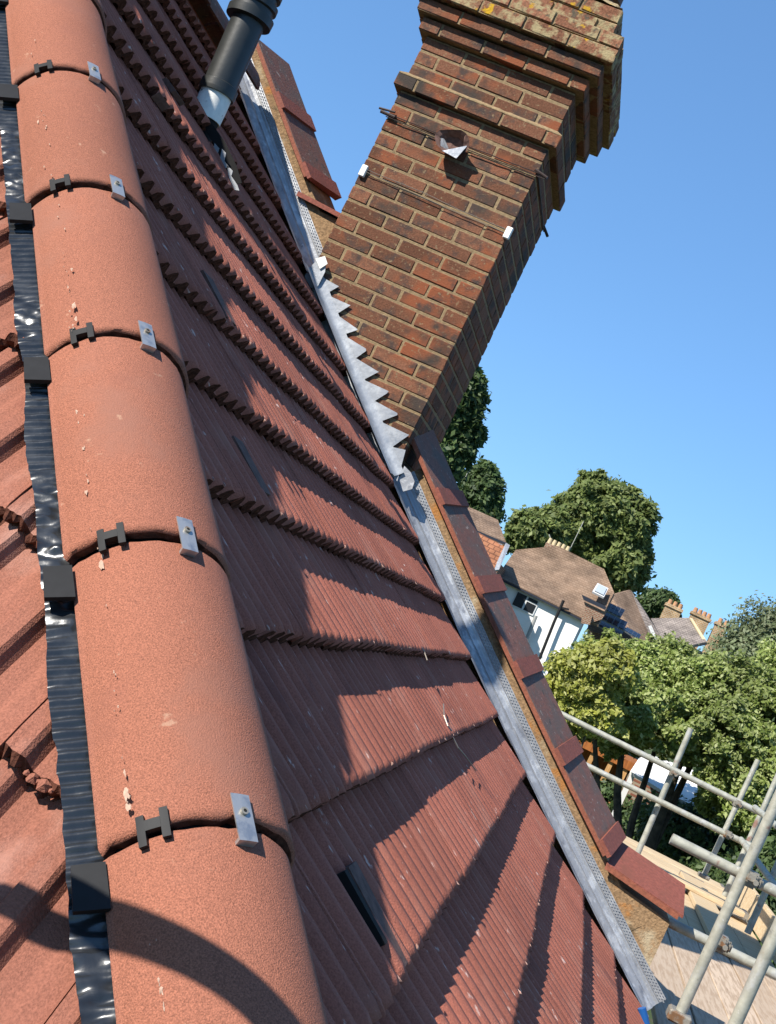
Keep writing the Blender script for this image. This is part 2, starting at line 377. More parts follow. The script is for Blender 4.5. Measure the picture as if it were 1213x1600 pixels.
# grey flat filler pieces lying in the cut courses
def filler(px0, px1, wid=.05):
    a = ray(*px0); b = ray(*px1)
    def hit(d):
        d = d/2000; A = CF[0]*d.x**2; B = CF[1]*d.x - d.z; Cc = CF[2]
        disc = B*B - 4*A*Cc; r1 = (-B+math.sqrt(disc))/(2*A); r2 = (-B-math.sqrt(disc))/(2*A)
        return d*min([r for r in (r1, r2) if r > 0])
    A_, B_ = hit(a), hit(b)
    yc = (A_.y + B_.y)/2
    up = Vector((-PS(A_.x), 0, 1)).normalized()
    dd = (Vector((B_.x, 0, PZ(B_.x))) - Vector((A_.x, 0, PZ(A_.x)))).normalized()
    p = []
    for off in (-.012, .005):
        for x_, lo in ((A_.x, -.020), (B_.x, .0)):
            for s in (0, 1):
                p.append(Vector((x_, yc + s*wid, PZ(x_))) + up*(off + lo*.6))
    v = [p[0], p[1], p[3], p[2], p[4], p[5], p[7], p[6]]
    vv, ff = hexa(v)
    return mesh('filler_strip', vv, [f[::-1] for f in ff], m_grey, slope)
filler((541, 1360), (633, 1506), .065); _f = filler((538, 1364), (604, 1470), .022); _f.data.materials[0] = m_dark; _f.name = 'open_joint'; filler((350, 665), (425, 778), .075); filler((322, 420), (352, 495), .09); filler((232, 125), (262, 165), .1); filler((250, 100), (285, 160), .1)

# -- left slope: broader tiles --------------------------------------------------
nl = Vector((0, -HD.z, HD.y)).normalized()                  # normal of the left slope (faces -y)
if nl.z < 0: nl = -nl
dl = Vector((0, -nl.z, nl.y)); dl = Vector((0, -abs(nl.z), -abs(nl.y))).normalized()   # downslope
lslope = empty('left_roof_slope', parent=house)
LP = .109
def make_left_mesh(seed):
    rr = random.Random(seed); n = 40; width = LP*2
    def prof(x):
        u = (x % LP)/LP
        # gentle rise to the crest, then a steep flank facing +x, then the pan
        if u < .22: z = .012
        elif u < .34: z = .012 - .020*((u-.22)/.12)
        elif u < .62: z = -.008
        elif u < .72: z = -.008 + .005*((u-.62)/.10)
        elif u < .95: z = -.003 + .002*((u-.72)/.23)
        else: z = -.001 + .013*((u-.95)/.05)
        return z
    xs = [width*i/n for i in range(n+1)]
    vs, fs, mi = [], [], []
    m = n+1
    rows = [(-.34, 0, 0), (-.03, 0, .0004), (0, -.002, .0015)]
    for x_, dz, j in rows:
        for x in xs:
            z = prof(min(x, width-.0005)) + dz
            vs.append((x, x_ + rr.uniform(-j, j)*1.5, z + rr.uniform(-j, j)*.5))
    for i2, (x_, dz) in enumerate(((.006, -.011), (-.001, -.022), (.010, -.030), (-.09, -.032))):
        for x in xs:
            z = prof(min(x, width-.0005))*.8 + dz
            vs.append((x, x_ + rr.uniform(-.007, .007), z + rr.uniform(-.003, .003)))
    for r in range(6):
        for i in range(n):
            fs.append((r*m+i, r*m+i+1, (r+1)*m+i+1, (r+1)*m+i)); mi.append(0 if r < 2 else 1)
    for s in (0, n):
        fs.append(tuple(r*m+s for r in range(7))); mi.append(0)
    me = bpy.data.meshes.new('roof_tile'); me.from_pydata(vs, [], fs)
    me.materials.append(m_tile_l); me.materials.append(m_raw); me.polygons.foreach_set('material_index', mi)
    me.update(); return me
lmeshes = [make_left_mesh(60+i) for i in range(4)]
lx = Vector((1, 0, 0))
def lmat(jit=0):
    t = math.asin(.028/.295) + jit
    d2 = (dl*math.cos(t) + nl*math.sin(t)).normalized(); n2 = lx.cross(d2).normalized()
    if n2.z < 0: n2 = -n2
    m = Matrix.Identity(4)
    for i in range(3):
        m[i][0] = lx[i]; m[i][1] = d2[i]; m[i][2] = n2[i]
    return m
A0 = HA.dot(nl)
for c in range(-3, 9):
    v = -(.676 + .295*c)
    off = 0.0
    for q in range(-16, 6):
        x0 = -.53 + .2195*q + off
        base = nl*A0 + dl*v + lx*x0
        # distance to the hip along +x
        t = (v - HA.dot(dl))/HD.dot(dl); xh = HA.x + HD.x*t
        if x0 > xh + .35: continue
        if x0 + .22 < xh - 1.6: continue
        mw = Matrix.Translation(base + nl*random.uniform(-.002, .002) + dl*random.uniform(-.004, .004)) @ lmat(random.uniform(-.006, .006))
        me = random.choice(lmeshes)
        if x0 + .22 > xh - .34:
            m2 = cut_mesh(me, mw, HA, -hipn)
            if m2: inst('roof_tile', m2, mw, lslope)
        else: inst('roof_tile', me, mw, lslope)
p0 = HA + HD*6 - nl*.08; p1 = HA - HD*2 - nl*.08
mesh('roof_underlay', [p0, p1, p1 + Vector((-5, 0, 0)), p0 + Vector((-5, 0, 0))], [(0, 1, 2, 3)], m_dark, house)
# crumbs of broken tile
for i, (px, py) in enumerate([(52, 1216), (68, 1228), (80, 1236), (60, 1222), (42, 1208)]):
    d = ray(px, py); P = d*((A0 - .008)/(nl.dot(d)))
    bm = bmesh.new(); bmesh.ops.create_icosphere(bm, subdivisions=1, radius=.008 if i < 2 else .004)
    for v in bm.verts: v.co *= random.uniform(.7, 1.3)
    o = from_bm('tile_crumb', bm, m_tile_l, lslope); o.location = P

# -- hip tiles --------------------------------------------------------------------
def hip_tile(k):
    n = 30; a0, a1 = math.radians(175), math.radians(-1); ro, ri = .115, .100
    lift0 = .006        # lower end stands proud of the next tile
    rows = [0, .004, .012, HL*.5, HL-.012, HL-.008]
    vs, fs, mi = [], [], []
    rr = random.Random(k)
    org = HC + HD*(HL*k) + HS*rr.uniform(-.003, .003) + HU*rr.uniform(-.0015, .0015)
    for r, lam in enumerate(rows):
        lf = lift0*(1 - lam/HL)
        for ring in (ro, ri):
            for i in range(n+1):
                a = a0 + (a1-a0)*i/n
                rad = ring + lf + (-.003 if r == 0 and ring == ro else 0)
                if ring == ro and r in (0, len(rows)-1): rad -= .002
                jl = (.006*noise.noise((a*7, k*3.1, ring*10)) + .004*max(0, noise.noise((a*19, k*5.1, 2))) + rr.uniform(-.001, .001)) if r == 0 else (.003*noise.noise((a*8, k*2.7, 9)) if r >= 4 else 0)
                # slightly flattened crown
                su, uu = math.cos(a)*rad, math.sin(a)*rad
                vs.append(org + HD*(lam + jl) + HS*su + HU*uu)
    m = n+1
    for r in range(len(rows)-1):
        for i in range(n):
            a = (2*r)*m+i; b = (2*r+2)*m+i
            fs.append((a, b, b+1, a+1)); mi.append(0)
            a = (2*r+1)*m+i; b = (2*r+3)*m+i
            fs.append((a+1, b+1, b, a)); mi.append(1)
        for i in (0, n):
            a, b = 2*r*m+i, (2*r+1)*m+i
            f = (a, b, b+2*m, a+2*m); fs.append(f if i == n else f[::-1]); mi.append(0)
    for r, rev in ((0, False), (len(rows)-1, True)):
        for i in range(n):
            a, b = 2*r*m+i, (2*r+1)*m+i
            f = (a, a+1, b+1, b); fs.append(f[::-1] if rev else f); mi.append(1)
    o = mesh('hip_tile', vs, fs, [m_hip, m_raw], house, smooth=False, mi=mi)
    o.data.polygons.foreach_set('use_smooth', [x == 0 for x in mi])
    return o
def hp(lam, ang, r):
    a = math.radians(ang); return HC + HD*lam + HS*math.cos(a)*r + HU*math.sin(a)*r
def patch(name, lam0, lam1, ang0, ang1, r, th, mt, parent, nseg=4, bend=0.0):
    vs = []
    for rad in (r, r+th):
        for j in range(nseg+1):
            a = ang0 + (ang1-ang0)*j/nseg
            for lam in (lam0, lam1): vs.append(hp(lam, a, rad + (bend if lam == lam0 else 0)))
    fs = []; m = (nseg+1)*2
    for j in range(nseg):
        a = 2*j
        fs.append((a, a+1, a+3, a+2)); fs.append((m+a, m+a+2, m+a+3, m+a+1))
        fs.append((a, a+2, m+a+2, m+a)); fs.append((a+1, m+a+1, m+a+3, a+3))
    fs.append((0, m, m+1, 1)); fs.append((2*nseg, 2*nseg+1, m+2*nseg+1, m+2*nseg))
    return mesh(name, vs, fs, mt, parent)
for k in range(-2, 11):
    ht = hip_tile(k)
    lam = HL*k
    if -1 <= k <= 7:
        # black union below the joint
        patch('hip_union', lam-.022, lam+.03, 172, 2, .097, .006, m_plastic, ht, 24)
        # little H-shaped union clip, and zinc clip with screw
        a = 143
        patch('union_clip', lam-.017, lam+.017, a-8, a-4, .119, .006, m_plastic, ht)
        patch('union_clip', lam-.021, lam+.014, a+3.5, a+7.5, .119, .006, m_plastic, ht)
        patch('union_clip', lam-.005, lam+.007, a-4, a+3.5, .1175, .008, m_plastic, ht)
        a = 99
        zc = patch('zinc_clip', lam-.026, lam+.026, a-5, a+5, .125, .002, m_steel, ht, 2)
        patch('zinc_clip_lip', lam-.030, lam-.026, a-5, a+5, .117, .010, m_steel, ht, 2)
        P = hp(lam+.004, a, .127); ax = (hp(0, a, 1) - hp(0, a, 0)).normalized()
        tube('screw', [P, P+ax*.003], .0045, m_coupler, zc, 10)
        tube('screw_socket', [P+ax*.003, P+ax*.0035], .002, m_dark, zc, 6)
        # side tabs on the butyl strip on both sides
        b0 = hp(lam+.005, 178, .122); n_ = nl
        e1 = HD; e2 = nl.cross(HD).normalized()
        if e2.dot(HS) > 0: e2 = -e2
        Z0 = b0 + nl*.010 - HD*.02
        q = [Z0 - e2*.012, Z0 + e2*.022, Z0 + e2*.024 - e1*.050, Z0 - e2*.012 - e1*.052]
        vv, ff = hexa([x - nl*.004 for x in q] + [x + nl*.003 for x in q]); mesh('side_tab', vv, [f[::-1] for f in ff], m_plastic, ht)
        cR = hp(lam-.03, 8, .122)
        vv, ff = hexa([cR + HS*a_ + HD*b_ + HU*c_ for c_ in (-.03, .012) for a_, b_ in ((0, 0), (.008, 0), (.008, .03), (0, .03))])
        mesh('side_clip', vv, ff, m_steel if k % 2 else m_plastic, ht)
# white mortar drips on the hip tiles come as small crusts
DR = []
_pl = [(52, 60), (78, 250), (112, 470), (122, 620), (150, 860), (203, 1250), (256, 1580)]
for _ in range(70):
    i = random.randrange(6); t = random.random()
    DR.append((_pl[i][0]+(_pl[i+1][0]-_pl[i][0])*t + random.gauss(0, 3), _pl[i][1]+(_pl[i+1][1]-_pl[i][1])*t, random.uniform(.15, .5)))
for (px, py, s) in [(116, 478, 1.3), (120, 500, .9), (112, 420, .7), (58, 188, .8), (70, 262, .6), (118, 640, .7), (130, 700, .7), (136, 770, .9), (155, 878, 1.2), (157, 862, .7), (200, 1243, 1.3), (203, 1263, 1.0), (218, 1330, .8), (196, 1208, .6), (50, 85, .6), (250, 1545, .7)] + DR:
    d = ray(px, py)/2000
    # ray against the hip cylinder
    o_ = -HC; dd = d - HD*d.dot(HD); oo = o_ - HD*o_.dot(HD); r_ = .1235
    A_ = dd.dot(dd); B_ = 2*dd.dot(oo); C_ = oo.dot(oo) - r_*r_; disc = B_*B_ - 4*A_*C_
    if disc < 0: continue
    P = d*((-B_ - math.sqrt(disc))/(2*A_))
    lamq = (P - HC).dot(HD); fr = (lamq/HL) % 1; nrm = ((P-HC) - HD*lamq).normalized()
    P = HC + HD*lamq + nrm*(.115 + .012*(1-fr) + .0003)
    vs = [P + nrm*.0008]; m_ = 11; tt = nrm.cross(HD)
    for i in range(m_):
        a = 2*math.pi*i/m_; r1 = .0026*s*random.uniform(.5, 1.3)
        vs.append(P + HD*math.sin(a)*r1*random.uniform(1.5, 3.5) + tt*math.cos(a)*r1)
    mesh('mortar_splash', vs, [(0, i+1, (i+1) % m_ + 1) for i in range(m_)], bpy.data.materials.get('splash') or mat('splash', (.62, .42, .31), .95, mottle=(200, .7, 1.1)), house)

# -- black butyl roll with pleats, on both sides of the hip ------------------------
def strip(name, nrm, sideways, w0, off0, lam0, lam1, step, parent):
    nL = int((lam1-lam0)/step); nW = 6
    vs, fs = [], []
    for i in range(nL+1):
        lam = lam0 + (lam1-lam0)*i/nL
        zone = noise.noise((lam*3.1, 0.3, 0))                 # pleated or crumpled stretches
        pleat = math.sin(lam*2*math.pi/.0145 + .6*noise.noise((lam*9, 2, 0)))
        edge = w0*(1 + .10*noise.noise((lam*7, 5, 1)) + .04*noise.noise((lam*40, 5, 1)))
        for j in range(nW+1):
            v = j/nW
            am = .0028*(1-.3*v)*(1 if zone > -.12 else .3)
            cr = .012*max(0, -zone)*noise.noise((lam*38+v*3, v*4, 3)) + (.007 if zone < -.12 else .002)*noise.noise((lam*85+v*9, v*3, 9))
            P = HA + HD*lam + sideways*(off0 + edge*v) + nrm*(.010 + am*pleat*min(1, v*3) + cr*min(1, v*2.5) + .004)
            vs.append(P)
    m = nW+1
    for i in range(nL):
        for j in range(nW):
            fs.append((i*m+j, (i+1)*m+j, (i+1)*m+j+1, i*m+j+1))
    o = mesh(name, vs, fs, m_black, parent, smooth=True)
    return o
e2 = nl.cross(HD).normalized()
if e2.dot(HS) > 0: e2 = -e2
strip('butyl_strip', nl, e2, .061, .095, -.9, 4.0, .0022, house)
# crumpled lead-coloured underside on the right
sR = Vector((-PS(-.8), 0, 1)).normalized(); e3 = sR.cross(HD).normalized()
if e3.dot(HS) < 0: e3 = -e3
strip('butyl_strip', sR, e3, .045, .10, -.9, 4.0, .005, house)

# -- horizontal ridge at the top of the slope ---------------------------------------
ax_, az_ = -2.80, PZ(-2.80) + .05
for i in range(7):
    y0 = 5.92 - .42*(i+1)
    vs, fs = [], []
    n = 12
    for yy in (y0 + .004, y0 + .416):
        for ring in (.125, .108):
            for j in range(n+1):
                a = math.radians(172 - 164*j/n)
                vs.append((ax_ + math.cos(a)*ring, yy, az_ - .07 + math.sin(a)*ring + (.006 if yy > y0+.2 else 0)))
    m = n+1
    for j in range(n):
        fs += [(j, j+1, 2*m+j+1, 2*m+j), (m+j, 3*m+j, 3*m+j+1, m+j+1), (j, m+j, m+j+1, j+1), (2*m+j, 2*m+j+1, 3*m+j+1, 3*m+j)]
    fs += [(0, 2*m, 3*m, m), (n, m+n, 3*m+n, 2*m+n)]
    mesh('ridge_tile', vs, fs, m_cop, house, smooth=False)
# back slope beyond the ridge and the house walls below the eaves
mesh('back_roof_slope', [(-2.8, 0, az_-.05), (-2.8, 6.0, az_-.05), (-6.5, 6.0, az_-3.0), (-6.5, 0, az_-3.0)], [(0, 1, 2, 3)], m_tile, house)

# -- verge: lead gutter, upstand, bead, rendered parapet, coping ----------------------
def rake(name, xa, xb, sect, mt, parent, dx=.09, smooth=False, mi=None, jit=0, closed=False):
    """sweep a (y, height above the tile noses) section down the slope from x=xa to x=xb"""
    n = max(1, int(round((xb-xa)/dx))); vs, fs = [], []
    m = len(sect)
    for i in range(n+1):
        x = xa + (xb-xa)*i/n
        for (y, h) in sect:
            s = PS(x); nn = 1/math.sqrt(1+s*s)
            j = jit*noise.noise((x*9+y*3, h*30+y*17, 4))
            vs.append((x - s*nn*h*1.0*1 + 0, y + j, PZ(x) + nn*h + j) if True else None)
    mm = m if closed else m-1
    for i in range(n):
        for j in range(mm):
            j2 = (j+1) % m
            fs.append((i*m+j, i*m+j2, (i+1)*m+j2, (i+1)*m+j))
    if closed:
        fs.append(tuple(range(m))[::-1]); fs.append(tuple(n*m+j for j in range(m)))
    return mesh(name, vs, fs, mt, parent, smooth=smooth)
XT, XB = -2.97, .86
CHX0, CHX1 = -2.018, -1.214              # chimney flanks
ledge = [(5.885, -.004), (5.91, .002), (5.93, -.010), (5.975, -.014), (6.00, -.008), (6.012, .016), (6.020, .024), (6.030, .027)]
for xa, xb in ((XT, CHX0-.002), (CHX1+.0, XB)):
    # lead in bays with lapped joints
    x = xa; i = 0
    while x < xb - .05:
        x2 = min(x + 1.05, xb)
        s = [(y, h + (.003 if i % 2 else 0)) for y, h in ledge]
        rake('lead_flashing', x - (.05 if i else 0), x2, s, m_lead, house, .03, True, jit=.004)
        x = x2; i += 1
    rake('lead_upstand', xa, xb, [(6.030, .027), (6.036, .040), (6.042, .048), (6.038, .056), (6.041, .062)], m_lead, house, .03, True, jit=.0025)
    # galvanised stop bead with teeth
    rake('stop_bead', xa, xb, [(6.041, .060), (6.040, .066), (6.046, .0665)], m_steel, house, .05)
for xa, xb in ((XT, CHX0-.002), (CHX1, XB)): rake('bead_leaf', xa, xb, [(6.0455, .0665), (6.0455, .098)], m_lead, house, .05, jit=.001)
# toothed mesh of the bead: many little slots, one part
vs, fs = [], []
x = XT
while x < XB:
    if not (CHX0 - .01 < x < CHX1 + .01):
        s = PS(x); nn = 1/math.sqrt(1+s*s)
        for r_, (h0, h1) in enumerate(((.069, .075), (.079, .085), (.089, .095))):
            xo = x + (.006 if r_ == 1 else 0)
            def Pp(xx, h, y): 
                s = PS(xx); nn = 1/math.sqrt(1+s*s); return (xx - s*nn*h, y, PZ(xx) + nn*h)
            b = len(vs); vs += [Pp(xo, h0, 6.041), Pp(xo+.0075, h0+.001, 6.041), Pp(xo+.009, h1, 6.0425), Pp(xo+.002, h1-.001, 6.0425)]
            fs.append((b, b+1, b+2, b+3))
    x += .013
o = mesh('bead_mesh', vs, fs, m_bead, house); o['kind'] = 'stuff'
WT = .150      # top of the parapet above the tiles
def parapet(xa, xb):
    rake('parapet_wall', xa, xb, [(6.05, -.5), (6.05, WT), (6.33, WT+.06), (6.33, -.5)], m_render, house, .12, closed=True)
parapet(XT, CHX0); parapet(CHX1, XB-.26)
# coping: overlapping clay pieces, each with a thick collar at its lower end
def coping_piece(xa, xb, collar=True):
    t = .012
    sect = [(6.015, WT+.000), (6.015, WT+t), (6.375, WT+t+.088), (6.375, WT+.070)]
    o = rake('coping', xa, xb, sect, m_cop, house, .1, closed=True)
    # lip along the lower inner edge
    rake('coping_lip', xa, xb, [(6.004, WT-.010), (6.004, WT+.009), (6.0149, WT+.009), (6.0149, WT-.010)], m_cop_edge, o, .1, closed=True)
    if collar:
        rake('coping_collar', xb-.055, xb+.012, [(6.003, WT+.004), (6.003, WT+t+.012), (6.383, WT+t+.101), (6.383, WT+.075)], m_cop_red, o, .1, closed=True)
joints = [((x_), PZ(x_)) for x_ in ()]
def xj(px, py, h=WT+.02, Y=6.02):
    # slope position of a joint seen at a pixel on the inner coping edge
    P = W(px, py, Y); s = PS(P.x); nn = 1/math.sqrt(1+s*s); return P.x + s*nn*h
js = [xj(690, 790), xj(757, 918), xj(818, 1050), xj(881, 1190), xj(948, 1340)]
prev = CHX1-.17
for j in js:
    coping_piece(prev, j); prev = j
ju = [XT, xj(437, 178), xj(474, 296)]
coping_piece(ju[0], ju[1]); coping_piece(ju[1], ju[2])
# kneeler: level coping at the foot of the parapet and its rendered wall
xk = js[-1]
zk = PZ(xk) + .125
# inner-top points
kx0, kx1 = xk + .085, W(1068, 1432, 6.02).x
kz = W(955, 1352, 6.02).z
def slab(name, pts_low, t, mt, parent):
    vv, ff = hexa([Vector(p) for p in pts_low] + [Vector(p) + Vector((0, 0, t)) for p in pts_low]); return mesh(name, vv, ff, mt, parent)
kzb = W(1068, 1432, 6.02).z
slab('kneeler_coping', [(kx0+.03, 6.02, kz-.012), (kx1, 6.02, kzb-.010), (kx1, 6.40, kzb+.074), (kx0+.03, 6.40, kz+.070)], .013, m_cop_red, house)
slab('kneeler_lip', [(kx0+.03, 6.008, kz-.026), (kx1-.02, 6.008, kzb-.024), (kx1-.02, 6.019, kzb-.024), (kx0+.03, 6.019, kz-.026)], .022, m_cop_edge, house)
a = W(945, 1350, 6.06); b = W(1047, 1441, 6.06); c = W(1010, 1512, 6.06)
vs = []
for y in (6.052, 6.32):
    vs += [(a.x-.35, y, a.z+.02), (b.x, y, b.z+.0), (b.x, y, -3.5), (a.x-.35, y, -3.5)]
mesh('gable_wall', vs, [(0, 1, 2, 3)[::-1], (4, 5, 6, 7), (1, 5, 6, 2)[::-1], (0, 4, 5, 1)[::-1]], m_render, house)
# level coping between the upper parapet and the chimney
u0, u1 = W(474, 303, 6.02), W(536, 333, 6.02)
slab('level_coping', [(u0.x-.03, 6.02, u0.z-.02), (CHX0+.0, 6.02, u1.z-.03), (CHX0+.0, 6.40, u1.z+.04), (u0.x-.03, 6.40, u0.z+.05)], .024, m_cop_red, house)
vs = []
for y in (6.051, 6.32): vs += [(u0.x-.3, y, u0.z-.02), (CHX0-.001, y, u1.z-.035), (CHX0-.001, y, .5), (u0.x-.3, y, .5)]
mesh('level_parapet_wall', vs, [(0, 1, 2, 3)[::-1], (4, 5, 6, 7), (0, 4, 5, 1)[::-1]], m_render, house)
# rear parapet face so the wall reads as solid
# lead saddle at the foot of the upper flashing
def poly(name, pix, Y, mt, parent, th=.004, back=.0):
    f = [W(px, py, Y) for px, py in pix]; bk = [p + Vector((0, th, 0)) for p in f]
    n = len(f); fs = [tuple(range(n)), tuple(range(2*n-1, n-1, -1))] + [(i, n+i, n+(i+1) % n, (i+1) % n) for i in range(n)]
    return mesh(name, f+bk, fs, mt, parent)

# -- lead apron with step flashing teeth on the chimney ---------------------------------
tips = [(530, 446), (546, 477), (561, 513), (574, 546), (591, 580), (607, 612), (623, 646), (639, 679)]
vals = [(509, 458), (525, 492), (538, 523), (555, 560), (570, 592), (586, 626), (597, 659), (614, 697)]
pix = [(486, 428), (500, 431)]
for t_, v_ in zip(tips, vals): pix += [(t_[0] + random.uniform(-3, 2), t_[1] + random.uniform(-1.5, 1.5)), (t_[0]-2, t_[1]+2.5), (v_[0] + random.uniform(-2, 2), v_[1] + random.uniform(-2, 2))]
pix += [(634, 703), (621, 752), (608, 738), (560, 655), (520, 560), (490, 470)]
poly('lead_apron', pix, YV-.012, m_lead_new, house, .004)
rake('lead_apron_foot', -2.03, -1.205, [(5.80, .010), (5.83, .012), (5.905, .012), (5.916, .03), (5.917, .06)], m_lead_new, house, .05, True, jit=.003)
# lead patch at the left foot of the chimney
poly('lead_saddle', [(476, 432), (482, 420), (497, 405), (510, 408), (508, 425), (497, 447), (486, 450)], YV-.03, m_lead_new, house, .006)
poly('lead_saddle', [(493, 404), (508, 400), (512, 412), (500, 420)], YV-.038, m_white, house, .006)
poly('lead_saddle', [(624, 748), (632, 728), (642, 738), (648, 752), (644, 764), (630, 768)], YV+.0, m_lead, house, .01)

# -- chimney ------------------------------------------------------------------------------
chim = empty('chimney', parent=house)
BW, BG, RH = .2190, .0120, .0749
DEP = .80
XL, XR = CHX0, CHX1
ZB = 2.178 - RH*31
rows = []      # (z0, projection, height, kind)
z = ZB
while z < 2.177 - .001:
    rows.append((z, 0, RH, 0)); z += RH
for p, kd in ((.036, 1), (0, 0), (0, 0), (0, 0), (.042, 2), (.082, 2), (.118, 3), (.112, 3), (.045, 3), (.040, 3)):
    rows.append((z, p, RH, kd)); z += RH
ZT = z
bmeshes = {}
def brick_mesh(L_, D_, H_, mt, seed, bev=.004):
    key = (round(L_, 3), round(D_, 3), mt.name, seed)
    if key in bmeshes: return bmeshes[key]
    bm = bmesh.new(); bmesh.ops.create_cube(bm, size=1)
    rr = random.Random(seed*77+int(L_*1000))
    for v in bm.verts: v.co.x *= L_; v.co.y *= D_; v.co.z *= H_
    bmesh.ops.bevel(bm, geom=bm.edges[:], offset=bev, segments=1, affect='EDGES')
    for v in bm.verts: v.co += Vector((rr.uniform(-1, 1), rr.uniform(-1, 1), rr.uniform(-1, 1)))*(.0014 if mt is m_brick else .004)
    me = bpy.data.meshes.new('brick'); bm.to_mesh(me); bm.free(); me.materials.append(mt)
    bmeshes[key] = me; return me
hidden = []
W_ = XR - XL
for ri, (z0, p, hh, kd) in enumerate(rows):
    x0, x1, y0, y1 = XL-p, XR+p, YV-p, YV+DEP+p
    mt = m_brick_top if kd == 3 else m_brick
    H_ = hh - .0120; zc = z0 + hh/2
    even = ri % 2 == 0
    # faces: front (x0..x1), right (y0..y1), back, left -- stretcher bond with corner bricks shared
    bd = .1025
    def run(a, b, first):     # split a run into stretchers starting with 'first' length
        out = []; q = a; Ln = first
        while q < b - .02:
            e = min(q + Ln, b)
            if b - e < .05: e = b
            out.append((q, e - (0 if e >= b else BG))); q = e; Ln = BW + BG
        return out
    # front: rows alternate full / half starts; right end takes what is left
    fr = run(x0, x1, (BW+BG) if even else (bd+BG)) 
    side = run(y0 + (bd+BG if even else bd+BG), y1, (BW+BG) if not even else (bd + BG))
    vis = z0 > .50
    for (a_, b_) in fr:
        me = brick_mesh(b_-a_, bd, H_, mt, random.randrange(4))
        xc, yc = (a_+b_)/2, y0+bd/2
        # is the brick above the roof line?
        if PZ(xc) - .12 < zc:
            o = inst('brick', me, Matrix.Translation((xc, yc + random.uniform(-.0015, .0015), zc)) @ Matrix.Rotation(random.uniform(-.006, .006), 4, 'Y'), chim)
    for (a_, b_) in side:
        me = brick_mesh(bd, b_-a_, H_, mt, random.randrange(4))
        if zc > .45:
            inst('brick', me, Matrix.Translation((x1-bd/2 + random.uniform(-.0015, .0015), (a_+b_)/2, zc)), chim)
    for (a_, b_) in run(y0+bd+BG, y1, BW+BG): hidden.append((x0+bd/2, (a_+b_)/2, zc, bd, b_-a_, H_, kd))
    for (a_, b_) in run(x0+bd+BG, x1-bd-BG, BW+BG): hidden.append(((a_+b_)/2, y1-bd/2, zc, b_-a_, bd, H_, kd))
bm = bmesh.new()
for (x, y, zc, lx_, ly_, lz_, kd) in hidden:
    r = bmesh.ops.create_cube(bm, size=1)
    for v in r['verts']: v.co = Vector((x + v.co.x*lx_, y + v.co.y*ly_, zc + v.co.z*lz_))
o = from_bm('rear_brickwork', bm, m_brick, chim); o['kind'] = 'stuff'
# mortar core, one block per projection step, joints recessed
bm = bmesh.new()
for ri, (z0, p, hh, kd) in enumerate(rows):
    r = bmesh.ops.create_cube(bm, size=1); q = .0035 if kd == 0 else .006
    cx, cy = (XL+XR)/2, YV+DEP/2
    for v in r['verts']: v.co = Vector((cx + v.co.x*(W_+2*p-2*q), cy + v.co.y*(DEP+2*p-2*q), z0 + hh/2 + v.co.z*(hh - (.0105 if (kd and ri) else -.0004))))
from_bm('mortar_core', bm, m_mortar, chim)
# weathering mortar on top of the band course
zbn = ZB + RH*32
def weather(z0, p, h, mt, name):
    vs = []
    xo0, xo1, yo0, yo1 = XL-p, XR+p, YV-p, YV+DEP+p
    xi0, xi1, yi0, yi1 = XL+.002, XR-.002, YV+.002, YV+DEP-.002
    bm = bmesh.new(); n = 26
    ring = []
    for (ax0, ay0, ax1, ay1, bx0, by0, bx1, by1) in ((xo0, yo0, xo1, yo0, xi0, yi0, xi1, yi0), (xo1, yo0, xo1, yo1, xi1, yi0, xi1, yi1), (xo1, yo1, xo0, yo1, xi1, yi1, xi0, yi1), (xo0, yo1, xo0, yo0, xi0, yi1, xi0, yi0)):
        prev = None
        for i in range(n+1):
            t = i/n
            j = .003*noise.noise((t*22, ax0*3+ay0, z0)); j2 = .004*noise.noise((t*30, ay0*7, z0+3))
            A_ = bm.verts.new((ax0+(ax1-ax0)*t, ay0+(ay1-ay0)*t, z0 + .002)); B_ = bm.verts.new((ax0+(ax1-ax0)*t, ay0+(ay1-ay0)*t, z0+.007+j)); D_ = bm.verts.new((bx0+(bx1-bx0)*t, by0+(by1-by0)*t, z0+h+j2))
            if prev:
                bm.faces.new((prev[0], A_, B_, prev[1])); bm.faces.new((prev[1], B_, D_, prev[2]))
            prev = (A_, B_, D_)
    return from_bm(name, bm, mt, chim)
weather(zbn - .008, .034, .030, m_mortar, 'mortar_fillet')
# flaunching and pot
bm = bmesh.new()
cx, cy = (XL+XR)/2, YV+DEP/2
n = 24
grid = []
for i in range(n+1):
    row = []
    for j in range(n+1):
        u, v = i/n*2-1, j/n*2-1; m_ = max(abs(u), abs(v))
        hgt = .012 + .16*max(0, 1-m_)**.7
        row.append(bm.verts.new((cx + u*(W_/2+.03), cy + v*(DEP/2+.03), ZT + hgt + .012*noise.noise((u*5, v*5, 1)))))
    grid.append(row)
for i in range(n):
    for j in range(n): bm.faces.new((grid[i][j], grid[i+1][j], grid[i+1][j+1], grid[i][j+1]))
from_bm('flaunching', bm, m_flaunch, chim)
for (dx_, dy_) in ((.18, -.16), (-.18, -.16), (.18, .2), (-.18, .2)):
    P = Vector((cx+dx_, cy+dy_, ZT+.02))
    tube('chimney_pot', [P, P+Vector((0, 0, .30)), P+Vector((0, 0, .31)), P+Vector((0, 0, .38))], [.105, .09, .11, .108], m_cop, chim, 20)
